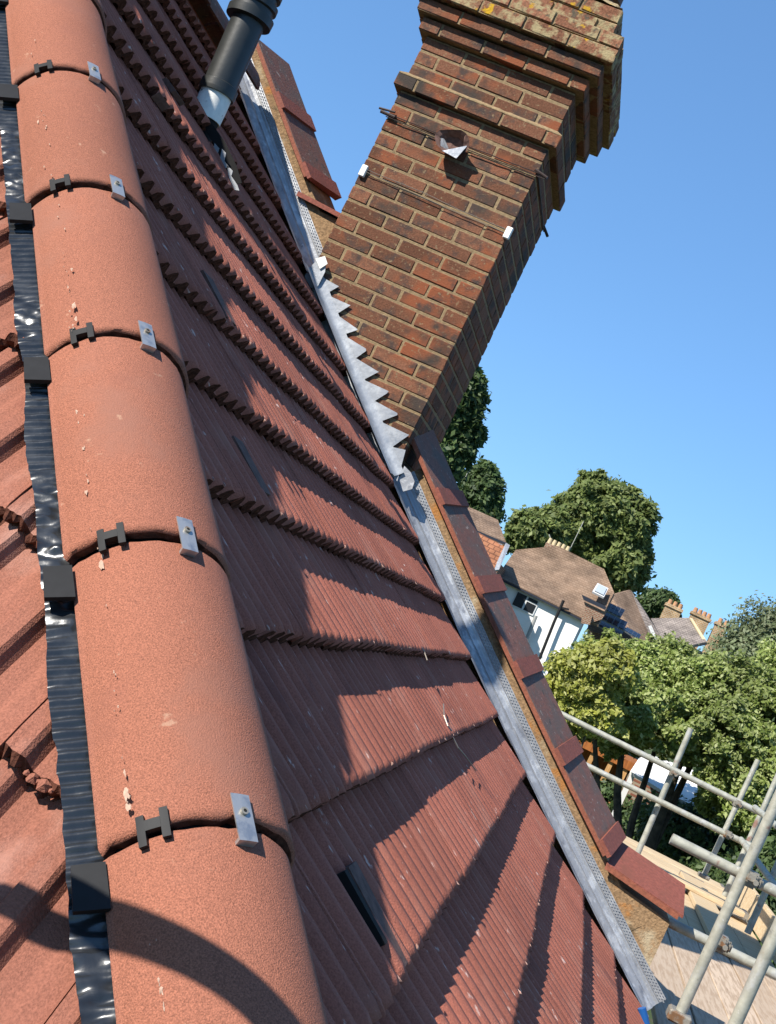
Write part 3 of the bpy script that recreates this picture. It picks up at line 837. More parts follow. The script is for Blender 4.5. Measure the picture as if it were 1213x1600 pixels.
# soldier-like dark corner bricks just below the band are covered by the lashing brackets
for sx, (px, py) in (('l', (568, 267)), ('r', (794, 364))):
    P = W(px, py, YV-.012)
    box_o('corner_protector', P.x-.016, P.x+.016, P.y-.008, P.y+.012, P.z-.030, P.z+.030, m_white, chim, .004)
def wire(name, pix, r, mt, Y=YV-.014, parent=chim, sag=0):
    pts = [W(px, py, Y) for px, py in pix]
    out = []
    for i in range(len(pts)-1):
        for k in range(6): out.append(pts[i].lerp(pts[i+1], k/6) + Vector((0, random.uniform(-.001, .001), random.uniform(-.001, .001))))
    out.append(pts[-1]); return tube(name, out, r, mt, parent, 6)
wire('lashing_wire', [(568, 263), (600, 276), (660, 300), (720, 329), (795, 360)], .0018, m_wirec)
wire('lashing_wire', [(571, 268), (605, 283), (664, 310), (720, 334), (793, 365)], .0018, m_wirec)
w1 = [(602, 176), (640, 191), (690, 211), (740, 232), (790, 251), (850, 274)]
wire('lashing_wire', w1, .0026, m_wire); wire('lashing_wire', [(a_+1, b_+6) for a_, b_ in w1], .0026, m_wire)
Pl = W(601, 176, YV-.01)
tube('lashing_bracket', [Pl+Vector((-.02, 0, .0)), Pl+Vector((.06, -.004, -.004))], .009, m_wire, chim, 8)
tube('lashing_bracket', [Pl+Vector((-.035, .0, .012)), Pl+Vector((.05, -.004, .02))], .006, m_wire, chim, 8)
Pr = W(850, 274, YV-.012)
tube('lashing_bracket', [Pr+Vector((-.05, 0, .01)), Pr+Vector((.02, .0, -.006))], .008, m_wire, chim, 8)
tube('lashing_wire', [Vector((XR+.006, YV, Pr.z-.005)), Vector((XR+.006, YV+DEP, Pr.z-.005))], .004, m_wire, chim, 6)
tube('lashing_bracket', [Vector((XR+.0, YV+DEP-.03, Pr.z+.01)), Vector((XR+.035, YV+DEP+.01, Pr.z-.02))], .008, m_wire, chim, 8)
# torn black cowl over the vent hole
P = W(710, 226, YV-.01)
hood = empty('vent_cowl', parent=chim)
bm = bmesh.new(); n = 14; rings = []
for k, (rr_, dy) in enumerate(((.010, -.008), (.040, -.012), (.060, -.050), (.075, -.066))):
    ring = []
    for i in range(n):
        a = 2*math.pi*i/n
        rad = rr_*(1 + .22*noise.noise((math.cos(a)*2, math.sin(a)*2, k*2.2))) 
        ring.append(bm.verts.new((P.x + math.cos(a)*rad*1.15, P.y + dy*(1+.3*math.sin(a*2)), P.z + math.sin(a)*rad*.85 - (.01 if k > 1 else 0))))
    rings.append(ring)
for k in range(3):
    for i in range(n): bm.faces.new((rings[k][i], rings[k][(i+1) % n], rings[k+1][(i+1) % n], rings[k+1][i]))
bm.faces.new(rings[0])
from_bm('cowl_hood', bm, m_grey, hood)
a = [Vector((P.x-.080, P.y-.055, P.z-.015)), Vector((P.x-.02, P.y-.075, P.z-.075)), Vector((P.x+.058, P.y-.07, P.z-.082)), Vector((P.x+.078, P.y-.06, P.z-.0)), Vector((P.x+.06, P.y-.02, P.z-.01)), Vector((P.x-.0, P.y-.02, P.z-.045)), Vector((P.x-.065, P.y-.02, P.z+.015))]
mesh('cowl_flap', a + [v + Vector((0, .004, 0)) for v in a], [tuple(range(7)), tuple(range(13, 6, -1))] + [(i, 7+i, 7+(i+1) % 7, (i+1) % 7) for i in range(7)], m_lead, hood)

# -- flue pipe through the slope -----------------------------------------------------------
flue = empty('flue_pipe', parent=house)
def at(px, py): return W(px, py, 4.36)
b0 = Vector((-2.045, 4.36, PZ(-2.045)-.12)); 
pa, pb = at(322, 186), at(331, 160)
ptop = at(393, 20)
ax = (ptop - at(330, 164)).normalized()
base = at(330, 166)
tube('flue_inner', [base - ax*.30, base - ax*.03], .052, m_dark, flue, 24)
tube('white_collar', [base - ax*.055, base + ax*.0, base + ax*.06], [.058, .060, .060], m_white, flue, 28)
tube('flue_shaft', [base + ax*.045, base + ax*.058, base + ax*.06, base+ax*.085, base+ax*.09, base + ax*.36], [.069, .071, .071, .071, .063, .064], m_pipe, flue, 32)
c = base + ax*.345
tube('flue_terminal', [c, c+ax*.004, c+ax*.035, c+ax*.04, c+ax*.06, c+ax*.065, c+ax*.085, c+ax*.09, c+ax*.11, c+ax*.115, c+ax*.135, c+ax*.14, c+ax*.22], [.070, .088, .090, .076, .076, .086, .086, .072, .072, .083, .083, .07, .07], m_pipe, flue, 32)
# torn lead scraps round the pipe; the black sheet paints the gap's shade
dk = poly('dark_gap_sheet', [(318, 180), (335, 198), (352, 222), (370, 260), (378, 286), (368, 288), (352, 262), (338, 232), (322, 205)], 4.30, m_dark, flue, .004)
for q in ([(346, 232), (352, 240), (350, 250), (358, 262), (352, 262), (345, 246)], [(356, 258), (364, 268), (362, 276), (370, 288), (374, 298), (366, 296), (358, 276)], [(336, 222), (343, 230), (340, 238), (335, 230)]):
    poly('slate_scrap', [(a_ + random.uniform(-1.5, 1.5), b_ + random.uniform(-1.5, 1.5)) for a_, b_ in q], 4.27, m_bead, flue, .003)

# -- eaves end: gutter and blue cap
g0 = W(1004, 1548, 5.8)
tube('gutter', [(XB+.10, 3.0, PZ(XB)-.10), (XB+.10, 6.0, PZ(XB)-.10)], .055, m_gutter, house, 16)
tube('blue_pipe', [W(1003, 1575, 5.6), W(1012, 1612, 5.6)], .018, m_blue, house, 10)
box_o('house_wall', -4.5, XB-.1, 1.2, 6.04, -8.0, -1.25, m_far_brick, house)
# small loose wires on the tiles
for pl in ([(693, 1100), (694, 1118), (700, 1134), (706, 1142)], [(708, 1152), (716, 1168), (728, 1182), (744, 1204)], [(655, 1005), (663, 1018), (668, 1032)]):
    pts = []
    for px, py in pl:
        d = ray(px, py)/2000; A_ = CF[0]*d.x**2; B_ = CF[1]*d.x - d.z; Cc = CF[2]; disc = B_*B_ - 4*A_*Cc
        r = [q for q in ((-B_+math.sqrt(disc))/(2*A_), (-B_-math.sqrt(disc))/(2*A_)) if q > 0]; pts.append(d*min(r)*.992)
    tube('loose_wire', pts, .0022, m_wirec, house, 6)

# ================================================================== SCAFFOLD
scaf = empty('scaffold'); scaf['label'] = 'galvanised tube scaffold with timber platform below the gable end'; scaf['category'] = 'scaffold'
bpy.context.view_layer.update()
def sp(o): 
    o.parent = scaf; return o
TR = .0242
def tb(name, p0, p1, Y0, Y1=None):
    a = W(*p0, Y0); b = W(*p1, Y0 if Y1 is None else Y1); return sp(tube(name, [a, b], TR, m_galv, None, 16))
tb('ledger', (860, 1107), (1190, 1271), 10.8); tb('ledger', (1180, 1262), (1260, 1330), 10.6, 9.0)
tb('ledger', (900, 1188), (1172, 1321), 10.8); tb('brace', (1158, 1312), (1260, 1450), 10.7, 8.0)
tb('standard', (1080, 1138), (993, 1342), 10.9); tb('standard', (1185, 1187), (1098, 1372), 11.6)
tb('standard', (1230, 1180), (1132, 1400), 11.2)
tb('standard', (1240, 1195), (1060, 1590), 5.75); tb('ledger', (1049, 1310), (1260, 1417), 5.85)
tb('ledger', (1044, 1440), (1260, 1546), 6.35); tb('standard', (1260, 1352), (1140, 1620), 4.85)
tb('standard', (1230, 1318), (1168, 1458), 9.6)
def coupler(px, py, Y, s=1):
    P = W(px, py, Y)
    bm = bmesh.new(); 
    for (dx_, dy_, dz_, sx, sy, sz) in ((0, 0, 0, .075, .07, .07), (.0, -.045, .01, .05, .03, .045), (.045, -.01, .0, .02, .05, .05)):
        r = bmesh.ops.create_cube(bm, size=1)
        for v in r['verts']: v.co = Vector((dx_+v.co.x*sx, dy_+v.co.y*sy, dz_+v.co.z*sz))*s
    bmesh.ops.bevel(bm, geom=bm.edges[:], offset=.009, segments=2, affect='EDGES')
    r = bmesh.ops.create_cone(bm, segments=8, radius1=.012, radius2=.012, depth=.08, cap_ends=True)
    for v in r['verts']: v.co = Vector((v.co.x+.02, v.co.z-.04, v.co.y))
    o = from_bm('coupler', bm, m_coupler); o.location = P; return sp(o)
coupler(1171, 1372, 5.78); coupler(1124, 1472, 6.0); coupler(1152, 1256, 10.8, .9); coupler(1137, 1304, 10.8, .9); coupler(1052, 1208, 10.8, .8)
P = W(1060, 1590, 5.75); o = box_o('base_plate', P.x-.05, P.x+.05, P.y-.05, P.y+.05, P.z-.02, P.z+.03, m_coupler, None, .008); sp(o)
P = W(1100, 1368, 11.6); sp(box_o('base_plate', P.x-.05, P.x+.05, P.y-.05, P.y+.05, P.z-.02, P.z+.012, m_coupler, None, .006))
# platform boards
ZP = -1.3
def board_y(x0, y0, y1, wid=.215, z=ZP, mt=m_board_y): return sp(box_o('scaffold_board', x0, x0+wid, y0, y1, z-.038, z, mt, None, .003))
for i, (x0, ya, yb) in enumerate([(.95, 4.9, 9.25), (1.175, 4.9, 9.1), (1.40, 4.9, 9.2), (1.625, 4.9, 9.15), (1.85, 4.9, 9.25)]):
    board_y(x0, ya, yb, z=ZP + (.004 if i % 2 else 0))
for i in range(8):
    y0 = 11.45 + .222*i
    sp(box_o('scaffold_board', .55 + random.uniform(-.02, .02), 2.07 + random.uniform(-.03, .02), y0, y0+.215, ZP-.038, ZP + random.uniform(-.003, .004), m_board_x, None, .003))
for i in range(6):
    x0 = .72 + .222*i
    sp(box_o('scaffold_board', x0, x0+.215, 9.27 + random.uniform(-.02, .02), 11.44, ZP-.042, ZP-.002 + random.uniform(-.003, .003), m_board_x, None, .003))
sp(box_o('scaffold_board', 1.50, 1.72, 9.0, 12.2, ZP+.005, ZP+.043, m_board_x, None, .003))
sp(box_o('scaffold_board', .80, 2.0, 11.1, 11.33, ZP+.044, ZP+.08, m_board_x, None, .003))
sp(box_o('toe_board', 2.08, 2.12, 4.6, 8.9, ZP, ZP+.22, m_board_y, None, .003))
sp(box_o('toe_board', 2.06, 2.10, 9.0, 12.6, ZP, ZP+.22, m_board_x, None, .003))

for o in [o for o in bpy.data.objects if o.name.startswith('scaffold_board')]:
    bb_ = [Vector(c) for c in o.bound_box]; lo = Vector(map(min, *bb_)); hi = Vector(map(max, *bb_))
    lx_, ly_ = hi.x-lo.x, hi.y-lo.y
    e = .003
    if lx_ > ly_: box_o('end_band', hi.x-.035, hi.x+e, lo.y-e, hi.y+e, lo.z-e, hi.z+e, m_coupler, o)
    else: box_o('end_band', lo.x-e, hi.x+e, hi.y-.035, hi.y+e, lo.z-e, hi.z+e, m_coupler, o)
# ================================================================== SETTING
# ground: one sheet to the horizon
def gz(x, y):
    r = max(0, y - 18)
    return -7.5 + min(9.0, r*.075) + .25*noise.noise((x*.05, y*.05, 0))
vs, fs = [], []
ys = [-60, -20, 0, 6, 12, 18, 24, 30, 40, 50, 60, 75, 90, 110, 140, 200, 400, 900, 2500]
xs = [-1500, -600, -250, -120, -60, -30, -15, -7, 0, 7, 15, 30, 60, 120, 250, 600, 1500]
for y in ys:
    for x in xs: vs.append((x, y, gz(x, y)))
m = len(xs)
for i in range(len(ys)-1):
    for j in range(m-1): fs.append((i*m+j, i*m+j+1, (i+1)*m+j+1, (i+1)*m+j))
tag(mesh('ground', vs, fs, m_grass), 'grassy garden ground rising behind the house', kind='structure')

# ---- trees
def leaves(name, blobs, n_cl, per, size, mt, parent, seed, gap=.35, cl_r=.12, squash=.8, flat=None):
    """blobs: (centre, radii). clumps of leaf-sized faces on and inside the blobs' shells"""
    r = np.random.default_rng(seed)
    vols = np.array([b[1][0]*b[1][2] for b in blobs]); cnt = (n_cl*vols/vols.sum()).astype(int)
    cs, rs, outs = [], [], []
    for (c, rad), k in zip(blobs, cnt):
        d = r.normal(size=(k, 3)); d /= np.linalg.norm(d, axis=1)[:, None]
        t = r.uniform(.55, 1.0, size=(k, 1))**.5 * (1 + .10*r.normal(size=(k, 1)))
        nz = np.array([noise.noise((float(v[0]*2.3+c[0]), float(v[1]*2.3+c[1]), float(v[2]*2.3+c[2]))) for v in d])
        keep = nz > -gap
        t = t*(1 + .22*nz[:, None])
        cs.append((np.array(c) + d*t*np.array(rad))[keep]); outs.append(d[keep]); rs.append(np.full(keep.sum(), min(rad)*cl_r))
    cs = np.concatenate(cs); outs = np.concatenate(outs); rs = np.concatenate(rs)
    n = len(cs)*per
    cen = np.repeat(cs, per, 0) + r.normal(size=(n, 3))*np.repeat(rs, per)[:, None]*np.array([1, 1, squash])
    nrm = np.repeat(outs, per, 0)*.5 + r.normal(size=(n, 3))*.6 + np.array([-.32, -.32, .42]); nrm /= np.linalg.norm(nrm, axis=1)[:, None]
    a = np.cross(nrm, r.normal(size=(n, 3))); a /= np.linalg.norm(a, axis=1)[:, None]; b = np.cross(nrm, a)
    s = size*r.uniform(.6, 1.35, size=(n, 1))
    v = np.stack([cen + a*s, cen + b*s*.48 + nrm*s*.12, cen - a*s*.9, cen - b*s*.48 + nrm*s*.12], 1).reshape(-1, 3)
    me = bpy.data.meshes.new(name); me.vertices.add(len(v)); me.vertices.foreach_set('co', v.ravel())
    me.loops.add(n*4); me.loops.foreach_set('vertex_index', np.arange(n*4)); me.polygons.add(n)
    me.polygons.foreach_set('loop_start', np.arange(n)*4); me.polygons.foreach_set('loop_total', np.full(n, 4))
    me.materials.append(mt); me.update(); me.validate()
    o = bpy.data.objects.new(name, me); C.objects.link(o)
    if parent: o.parent = parent
    return o
def blob(px, py, Y, rx, rz=None, ry=None):        # centre pixel, radii in photo pixels
    P = W(px, py, Y); k = Y/2000; rz = rz or rx; ry = ry or rx
    return (P[:], (rx*k, ry*k, rz*k))
def tree(label, blobs, n_cl, per, size, mt, trunk_px, Y, seed, cat='tree', name='tree', gap=.35, cl=.12, tr=.12, limbs=5, parts=True, crowns=None):
    c = np.mean([b[0] for b in blobs], 0)
    T = W(*trunk_px, Y); g = gz(T.x, T.y)
    root = empty(name, (0, 0, 0)); tag(root, label, cat)
    base = Vector((T.x, T.y, g)); top = Vector(c)
    pts = [base, base.lerp(top, .35) + Vector((.03*Y/10, 0, 0)), base.lerp(top, .7), top + Vector((0, 0, .3*blobs[0][1][2]))]
    tube('trunk', pts, [tr*1.3, tr, tr*.7, tr*.2], m_bark, root, 10)
    rr = random.Random(seed)
    for b_, _ in list(blobs)[:limbs]:
        st = base.lerp(top, rr.uniform(.45, .7)); e = Vector(b_)
        mid = st.lerp(e, .5) + Vector((rr.uniform(-1, 1), rr.uniform(-1, 1), rr.uniform(-.3, .6)))*.05*(e-st).length
        tube('branch', [st, mid, e], [tr*.5, tr*.35, tr*.1], m_bark, root, 7)
    leaves('crown', blobs, n_cl, per, size, mt, root, seed, gap, cl)
    return root
# near garden tree, three tonal parts of one crown
NY = 19.0
nb = [blob(925, 1068, NY-1, 60, 60), blob(985, 1055, NY, 60, 55), blob(1055, 1075, NY+.5, 75, 62), blob(1125, 1100, NY, 75, 65), blob(1200, 1150, NY-.5, 80, 80),
      blob(960, 1120, NY-.5, 62, 50), blob(1030, 1122, NY-1, 75, 50), blob(1120, 1150, NY-1, 75, 58), blob(1185, 1230, NY-1.2, 70, 65), blob(900, 1115, NY, 40, 45), blob(965, 1160, NY, 40, 28), blob(1140, 1230, NY, 40, 36), blob(1150, 1270, NY-.5, 60, 40), blob(1210, 1300, NY-.5, 50, 50), blob(1240, 1080, NY+1, 70, 70)]
tree('broad leafy garden tree with bright green foliage behind the scaffold poles', nb, 5200, 70, .038, m_leaf_near, (1062, 1330), NY, 3, gap=.14, cl=.085, tr=.16, limbs=4)
yb = [blob(905, 1060, NY-2.2, 45, 42), blob(950, 1046, NY-2.2, 42, 36), blob(890, 1095, NY-2.2, 34, 40), blob(925, 1110, NY-2.2, 45, 34)]
tree('small yellow-green tree beside the coping in front of the white house', yb, 1300, 60, .042, m_leaf_yel, (870, 1330), NY-2.2, 5, gap=.2, cl=.12, tr=.06, limbs=3)
# dark hedge and climbers below
hb = [blob(1040, 1310, 21.5, 60, 40), blob(1070, 1270, 24, 90, 45), blob(1180, 1270, 24, 60, 50), blob(1090, 1330, 20, 80, 55), blob(1180, 1330, 21, 80, 70), blob(1230, 1420, 17, 90, 80), blob(960, 1260, 23, 45, 30), blob(1140, 1420, 18, 70, 60)]
h = empty('hedge'); tag(h, 'dark green hedge in shade under the garden tree', 'hedge')
leaves('foliage', hb, 3000, 44, .05, m_leaf_dark, h, 11, .5, .2)
# trees further off
db = [blob(700, 640, 34, 42, 70), blob(722, 680, 34, 26, 40), blob(690, 710, 34, 40, 40), blob(735, 620, 35, 14, 40), blob(700, 580, 34, 34, 45)]
tree('tall dark evergreen tree rising right behind the brick chimney', db, 1900, 44, .11, m_leaf_dark, (700, 900), 34, 21, gap=.35, cl=.16, tr=.3)
tree('small rounded conifer beside the orange tiled roof', [blob(750, 768, 72, 30, 34), blob(745, 790, 72, 34, 30), blob(758, 745, 72, 17, 22)], 800, 40, .18, m_leaf_dark, (750, 900), 72, 22, gap=.4, cl=.16, tr=.3)
tree('low green tree left of the big round tree behind the roofs', [blob(832, 830, 92, 34, 32), blob(812, 842, 92, 22, 26), blob(862, 830, 93, 30, 34), blob(845, 812, 93, 22, 16)], 900, 40, .21, m_leaf_mid, (840, 950), 92, 23, gap=.15, cl=.12, tr=.35)
bb = [blob(940, 800, 96, 52, 50), blob(975, 830, 96, 40, 55), blob(905, 815, 96, 40, 48), blob(960, 880, 96, 46, 42), blob(985, 870, 96, 28, 40), blob(930, 765, 96, 30, 24), blob(915, 860, 97, 38, 30)]
tree('largest round green tree on the skyline above the white house', bb, 2600, 48, .23, m_leaf_mid, (950, 1000), 96, 24, gap=.16, cl=.11, tr=.5)
tree('small dark tree between the big tree and the yellow chimneys', [blob(1030, 945, 110, 26, 20), blob(1012, 950, 110, 20, 16)], 400, 40, .22, m_leaf_dark, (1030, 1000), 110, 25, gap=.35, cl=.2, tr=.3, limbs=2)
# wispy grey-green shrub at the right edge
sb = [blob(1190, 1035, 42, 50, 45), blob(1150, 1055, 42, 40, 34), blob(1220, 1000, 42, 36, 40), blob(1172, 1010, 42, 30, 26)]
t = tree('pale wispy willow with upright twigs at the right edge', sb, 1100, 26, .085, m_leaf_pale, (1190, 1150), 42, 26, gap=.6, cl=.3, tr=.15)
rr = random.Random(5)
tv, tf = [], []
for i in range(70):
    a = W(rr.uniform(1130, 1240), rr.uniform(975, 1030), 42); L_ = rr.uniform(.5, 1.5)
    d = Vector((rr.uniform(-.25, .25), 0, 1)).normalized(); b = len(tv); s_ = Vector((.012, 0, 0)); e_ = a + d*L_; 
    tv += [a - s_, a + s_, e_ + Vector((0, 0, .02)), a + Vector((0, .02, 0))]; tf += [(b, b+1, b+2), (b+1, b+3, b+2), (b+3, b, b+2)]
o = mesh('twigs', tv, tf, m_leaf_pale, t); o['kind'] = 'stuff'
leaves('twig_leaves', [blob(1145+12*i, 985-3*i+rr.uniform(-20, 15), 42, 14, 30) for i in range(8)], 200, 8, .07, m_leaf_pale, t, 31, .9, .5)

# ---- far houses
def quadp(name, pts, mt, parent, th=.12, nrm=None):
    P = [Vector(p) for p in pts]; n = (P[1]-P[0]).cross(P[2]-P[0]).normalized()
    if n.y > 0: n = -n
    k = len(P); vs = P + [p - n*th for p in P]
    fs = [tuple(range(k)), tuple(range(2*k-1, k-1, -1))] + [(i, k+i, k+(i+1) % k, (i+1) % k) for i in range(k)]
    return mesh(name, vs, fs, mt, parent)
def window(pix, Y, parent, n=2):
    P = [W(px, py, Y) for px, py in pix]
    x0, x1 = min(p.x for p in P), max(p.x for p in P); z0, z1 = min(p.z for p in P), max(p.z for p in P)
    f = box_o('window', x0, x1, Y-.04, Y+.05, z0, z1, m_frame, parent)
    ww = (x1-x0)/n
    for i in range(n):
        if i == 0: box_o('pane', x0+.06, x0+ww-.04, Y-.055, Y-.03, z0+.07, z1-.07, m_glass, f)
        else:
            zm = z0 + (z1-z0)*.68
            box_o('pane', x0+ww*i+.05, x0+ww*(i+1)-.06, Y-.055, Y-.03, z0+.07, zm-.04, m_glass, f)
            box_o('pane', x0+ww*i+.05, x0+ww*(i+1)-.06, Y-.055, Y-.03, zm+.03, z1-.07, m_glass, f)
    return f
# white house
HY = 60.0
wh = empty('white_house'); tag(wh, 'white rendered house with brown tiled hip roof, skylight and black downpipe', 'house')
e0, e1 = W(777, 899, HY), W(915, 968, HY)
zt = (e0.z+e1.z)/2
g = gz(0, HY)
box_o('wall', e0.x+.1, e1.x-.1, HY+.3, HY+7, g-.5, zt+.05, m_far_white, wh)
r0, r1 = W(806, 858, HY+4), W(868, 853, HY+4), ; r2 = W(944, 889, HY+4); r3 = W(962, 928, HY+2)
roof = quadp('roof', [W(777, 900, HY), W(806, 859, HY+3.5), W(872, 853, HY+4), W(944, 889, HY+4), W(960, 926, HY+2), W(935, 975, HY), W(915, 968, HY)], m_far_brown, wh, .15)
quadp('fascia', [W(777, 901, HY-.02), W(915, 970, HY-.02), W(914, 973, HY-.02), W(777, 904, HY-.02)], m_gutter, wh, .08)
window([(806, 928), (833, 962), (811, 952), (826, 930)], HY+.28, wh)
tube('downpipe', [W(881, 938, HY-.1), W(866, 972, HY-.1), W(843, 1030, HY-.1)], .07, m_plastic, wh, 8)
tube('vent_stack', [W(838, 962, HY-.1), W(822, 1002, HY-.1)], .09, mat('grey_stack', (.4, .4, .38), .6), wh, 8)
quadp('aerial_bracket', [W(878, 948, HY-.15), W(890, 951, HY-.15), W(889, 954, HY-.15), W(878, 951, HY-.15)], m_plastic, wh, .05)
ch = empty('chimney_stack', parent=wh)
a_ = W(851, 855, HY+5); b_ = W(890, 862, HY+5)
box_o('stack', a_.x, b_.x, HY+4.6, HY+5.4, a_.z-1.0, a_.z+.25, m_far_brick, ch)
for i in range(5):
    x_ = a_.x + (b_.x-a_.x)*(i+.5)/5; tube('pot', [(x_, HY+5, a_.z+.25), (x_, HY+5, a_.z+.55)], [.12, .095], m_potc, ch, 10)
tube('aerial', [W(889, 862, HY+5), W(912, 815, HY+5)], .02, m_galv, wh, 6); tube('aerial', [W(858, 835, HY+5), W(864, 850, HY+5)], .03, m_galv, wh, 6)
# skylight
sk = [W(926, 924, HY+.9), W(934, 911, HY+1.7), W(951, 919, HY+1.7), W(944, 933, HY+.9)]
f = quadp('skylight', sk, m_frame, wh, .1)
c_ = sum(sk, Vector())/4; quadp('skylight_pane', [c_.lerp(p, .78) + Vector((0, -.06, .03)) for p in sk], mat('bright_skylight_glass', (.5, .55, .58), .1, spec=.8), f, .02)
# brick corner below the skylight
quadp('brick_dormer_wall', [W(913, 940, HY-.1), W(948, 957, HY-.1), W(940, 968, HY-.1), W(917, 975, HY-.1)], m_far_brick, wh, .3)
quadp('dormer_fascia', [W(909, 929, HY-.3), W(948, 948, HY-.3), W(946, 953, HY-.3), W(912, 937, HY-.3)], m_gutter, wh, .1)
quadp('brick_pier', [W(910, 960, HY-.3), W(926, 962, HY-.3), W(922, 976, HY-.3), W(908, 974, HY-.3)], m_far_brick, wh, .3)
# house with orange roof at the left
oh = empty('orange_roofed_house'); tag(oh, 'house with orange pantile slope and brown top roof left of the white house', 'house')
quadp('roof', [W(718, 812, 56), W(742, 829, 56), W(789, 854, 56), W(772, 889, 54), W(745, 900, 54)], m_far_orange, oh, .15)
quadp('upper_roof', [W(715, 785, 58), W(733, 792, 60), W(778, 812, 60), W(791, 848, 57), W(740, 826, 57), W(712, 815, 57)], m_far_brown, oh, .15)
quadp('fascia', [W(739, 826, 56.8), W(791, 848, 56.8), W(791, 852, 56.8), W(739, 830, 56.8)], m_gutter, oh, .1)
quadp('verge_trim', [W(791, 848, 56), W(797, 852, 56), W(780, 890, 54), W(771, 891, 54)], m_lead, oh, .1)
box_o('wall', W(735, 880, 57).x, W(782, 880, 57).x, 57.5, 63, g-.5, W(760, 870, 57).z, m_far_brick, oh)
tube('pot', [W(709, 742, 60), W(707, 733, 60)], [.22, .16], m_pot, oh, 10)
tube('aerial', [W(728, 745, 60), W(735, 728, 60)], .03, m_galv, oh, 6)
# middle house with solar panels
mh = empty('solar_house'); tag(mh, 'house with brown gabled roof and black solar panels right of the white house', 'house')
quadp('roof', [W(920, 985, 64), W(956, 930, 66), W(986, 922, 68), W(1018, 1000, 66), W(1000, 1010, 64)], m_far_brown, mh, .15)
quadp('roof', [W(986, 922, 68), W(1005, 950, 68), W(1050, 1022, 66), W(1018, 1002, 66)], m_far_grey, mh, .15)
quadp('bargeboard', [W(1013, 978, 65), W(1018, 977, 65), W(1029, 1002, 65), W(1023, 1003, 65)], m_frame, mh, .1)
box_o('wall', W(925, 990, 66).x, W(1035, 1030, 66).x, 66.5, 72, g-.5, W(985, 990, 66.5).z, m_far_brick, mh)
for q in ([(945, 953), (951, 941), (977, 953), (970, 965)], [(938, 966), (944, 955), (981, 972), (975, 985)], [(933, 977), (938, 968), (975, 986), (969, 996)], [(975, 985), (980, 980), (1002, 992), (998, 999)]):
    P = [W(px, py, 63.2 if i in (0, 3) else 64) for i, (px, py) in enumerate(q)]
    fr_ = quadp('solar_panel', P, m_pvf, mh, .06)
    for i in range(4):
        t0, t1 = i/4+.02, (i+1)/4-.02
        for v0, v1 in ((.05, .48), (.52, .95)):
            def bl(u, v): return P[0].lerp(P[3], u).lerp(P[1].lerp(P[2], u), v) + Vector((0, -.03, .02))
            quadp('solar_cell', [bl(t0, v0), bl(t0, v1), bl(t1, v1), bl(t1, v0)], m_pv, fr_, .01)
# grey-roofed house and yellow chimneys
gh = empty('grey_roofed_house'); tag(gh, 'furthest house with grey tiled roof and three yellow brick chimneys', 'house')
quadp('roof', [W(1040, 1008, 84), W(1017, 966, 88), W(1078, 965, 88), W(1105, 1003, 85), W(1060, 1012, 84)], m_far_grey, gh, .2)
quadp('verge_trim', [W(1078, 965, 87.5), W(1082, 966, 87.5), W(1106, 1004, 85), W(1101, 1004, 85)], m_potc, gh, .1)
box_o('wall', W(1030, 1000, 86).x, W(1110, 1030, 86).x, 88.5, 95, -4, W(1060, 1000, 88).z, m_far_ybrick, gh)
for (px, py, hgt, wpx, n) in ((1049, 958, 1.35, 25, 3), (1091, 972, 1.5, 29, 4), (1124, 986, 1.2, 19, 2)):
    st = empty('yellow_chimney', parent=gh); P = W(px, py, 90); hw = wpx*90/4000
    box_o('stack', P.x-hw, P.x+hw, 89.5, 90.5, P.z-2.0, P.z+.3, m_far_ybrick, st)
    box_o('stack_cap', P.x-hw-.08, P.x+hw+.08, 89.4, 90.6, P.z+.3, P.z+.5, m_far_ybrick, st)
    for i in range(n):
        x_ = P.x - hw + 2*hw*(i+.5)/n; tube('pot', [(x_, 90, P.z+.5), (x_, 90, P.z+.85)], [.17, .13], m_pot, st, 10)

# orange timber shed with pale posts
sh = empty('garden_shed'); tag(sh, 'orange stained timber shelter with pale posts under the garden tree', 'shed')
SY = 23.0
a_, b_ = W(895, 1195, SY), W(985, 1250, SY)
box_o('back_wall', a_.x-1, b_.x+.3, SY+1.6, SY+1.7, gz(0, SY)-.3, a_.z+.4, m_orange_wood, sh)
box_o('roof_beam', a_.x-1, b_.x+.3, SY-.1, SY+1.8, a_.z+.35, a_.z+.5, m_orange_wood, sh)
for px, py in ((934, 1236), (958, 1245), (972, 1250), (905, 1225), (990, 1252)):
    P = W(px, py, SY); box_o('post', P.x-.04, P.x+.04, SY-.05, SY+.05, gz(0, SY)-.3, a_.z+.35, m_post, sh)
P = W(985, 1225, SY); box_o('brick_pier', P.x-.1, P.x+.5, SY-.3, SY+.4, gz(0, SY)-.3, P.z+.15, m_far_brick, sh)
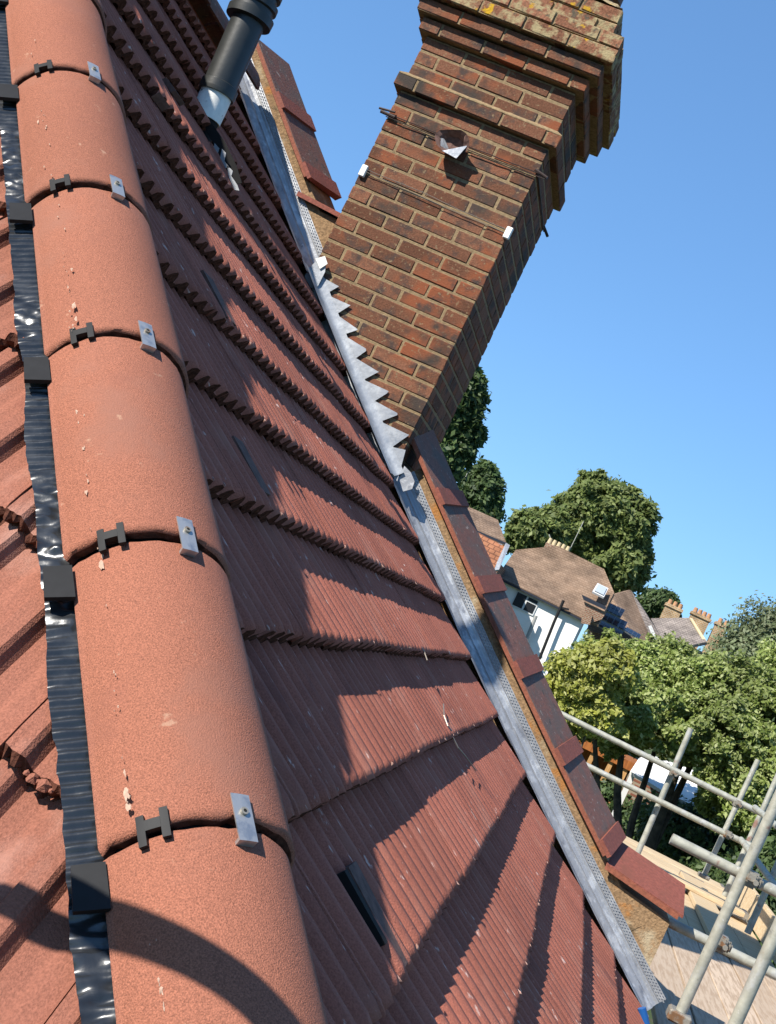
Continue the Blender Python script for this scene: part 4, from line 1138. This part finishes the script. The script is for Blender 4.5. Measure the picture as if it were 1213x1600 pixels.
# white garden canopy behind the tree
cn = empty('garden_canopy'); tag(cn, 'white garden canopy glimpsed behind the tree trunk', 'canopy')
quadp('canopy_top', [W(985, 1205, 20.6), W(1005, 1175, 22.5), W(1088, 1205, 22.5), W(1092, 1262, 20.6), W(1040, 1238, 20.6)], m_far_white, cn, .05)
for P in (W(990, 1208, 20.8), W(1087, 1256, 20.8)): box_o('post', P.x-.04, P.x+.04, P.y-.04, P.y+.04, gz(0, 21)-.3, P.z, m_frame, cn)

# unseen tube added outside the view to cast the curved shadow across the tiles
tg = [(-20, 1352), (60, 1392), (140, 1412), (230, 1432), (320, 1472), (400, 1528), (460, 1600), (500, 1680)]
pts = []
for px, py in [(a_, b_ + 32) for a_, b_ in tg]:
    d = ray(px, py)/2000
    P = d*((A0 + .0)/(nl.dot(d)))
    o_ = -HC; dd = d - HD*d.dot(HD); oo = o_ - HD*o_.dot(HD); r_ = .118
    A_ = dd.dot(dd); B_ = 2*dd.dot(oo); C_ = oo.dot(oo) - r_*r_; disc = B_*B_ - 4*A_*C_
    if disc > 0: P = d*((-B_ - math.sqrt(disc))/(2*A_))
    pts.append(P + SUN*.75)
for _ in range(3):
    q = [pts[0]]
    for a_, b_ in zip(pts[:-1], pts[1:]): q += [a_.lerp(b_, .25), a_.lerp(b_, .75)]
    q.append(pts[-1]); pts = q
tag(tube('shadow_caster', pts, .021, m_plastic, None, 12), 'added black tube out of view that casts the curved shadow on the near hip tiles', 'shadow_caster')

# put every thing's origin at its base
bpy.context.view_layer.update()
for r_ in [o for o in bpy.data.objects if o.type == 'EMPTY' and o.parent is None and o.get('category')]:
    lo, hi = Vector((1e9,)*3), Vector((-1e9,)*3)
    for o in r_.children_recursive:
        if o.type != 'MESH': continue
        for c in o.bound_box:
            p = o.matrix_world @ Vector(c); lo = Vector(map(min, lo, p)); hi = Vector(map(max, hi, p))
    base = Vector(((lo.x+hi.x)/2, (lo.y+hi.y)/2, lo.z)); r_.location = base
    for ch_ in r_.children: ch_.matrix_parent_inverse = Matrix.Translation(-base)
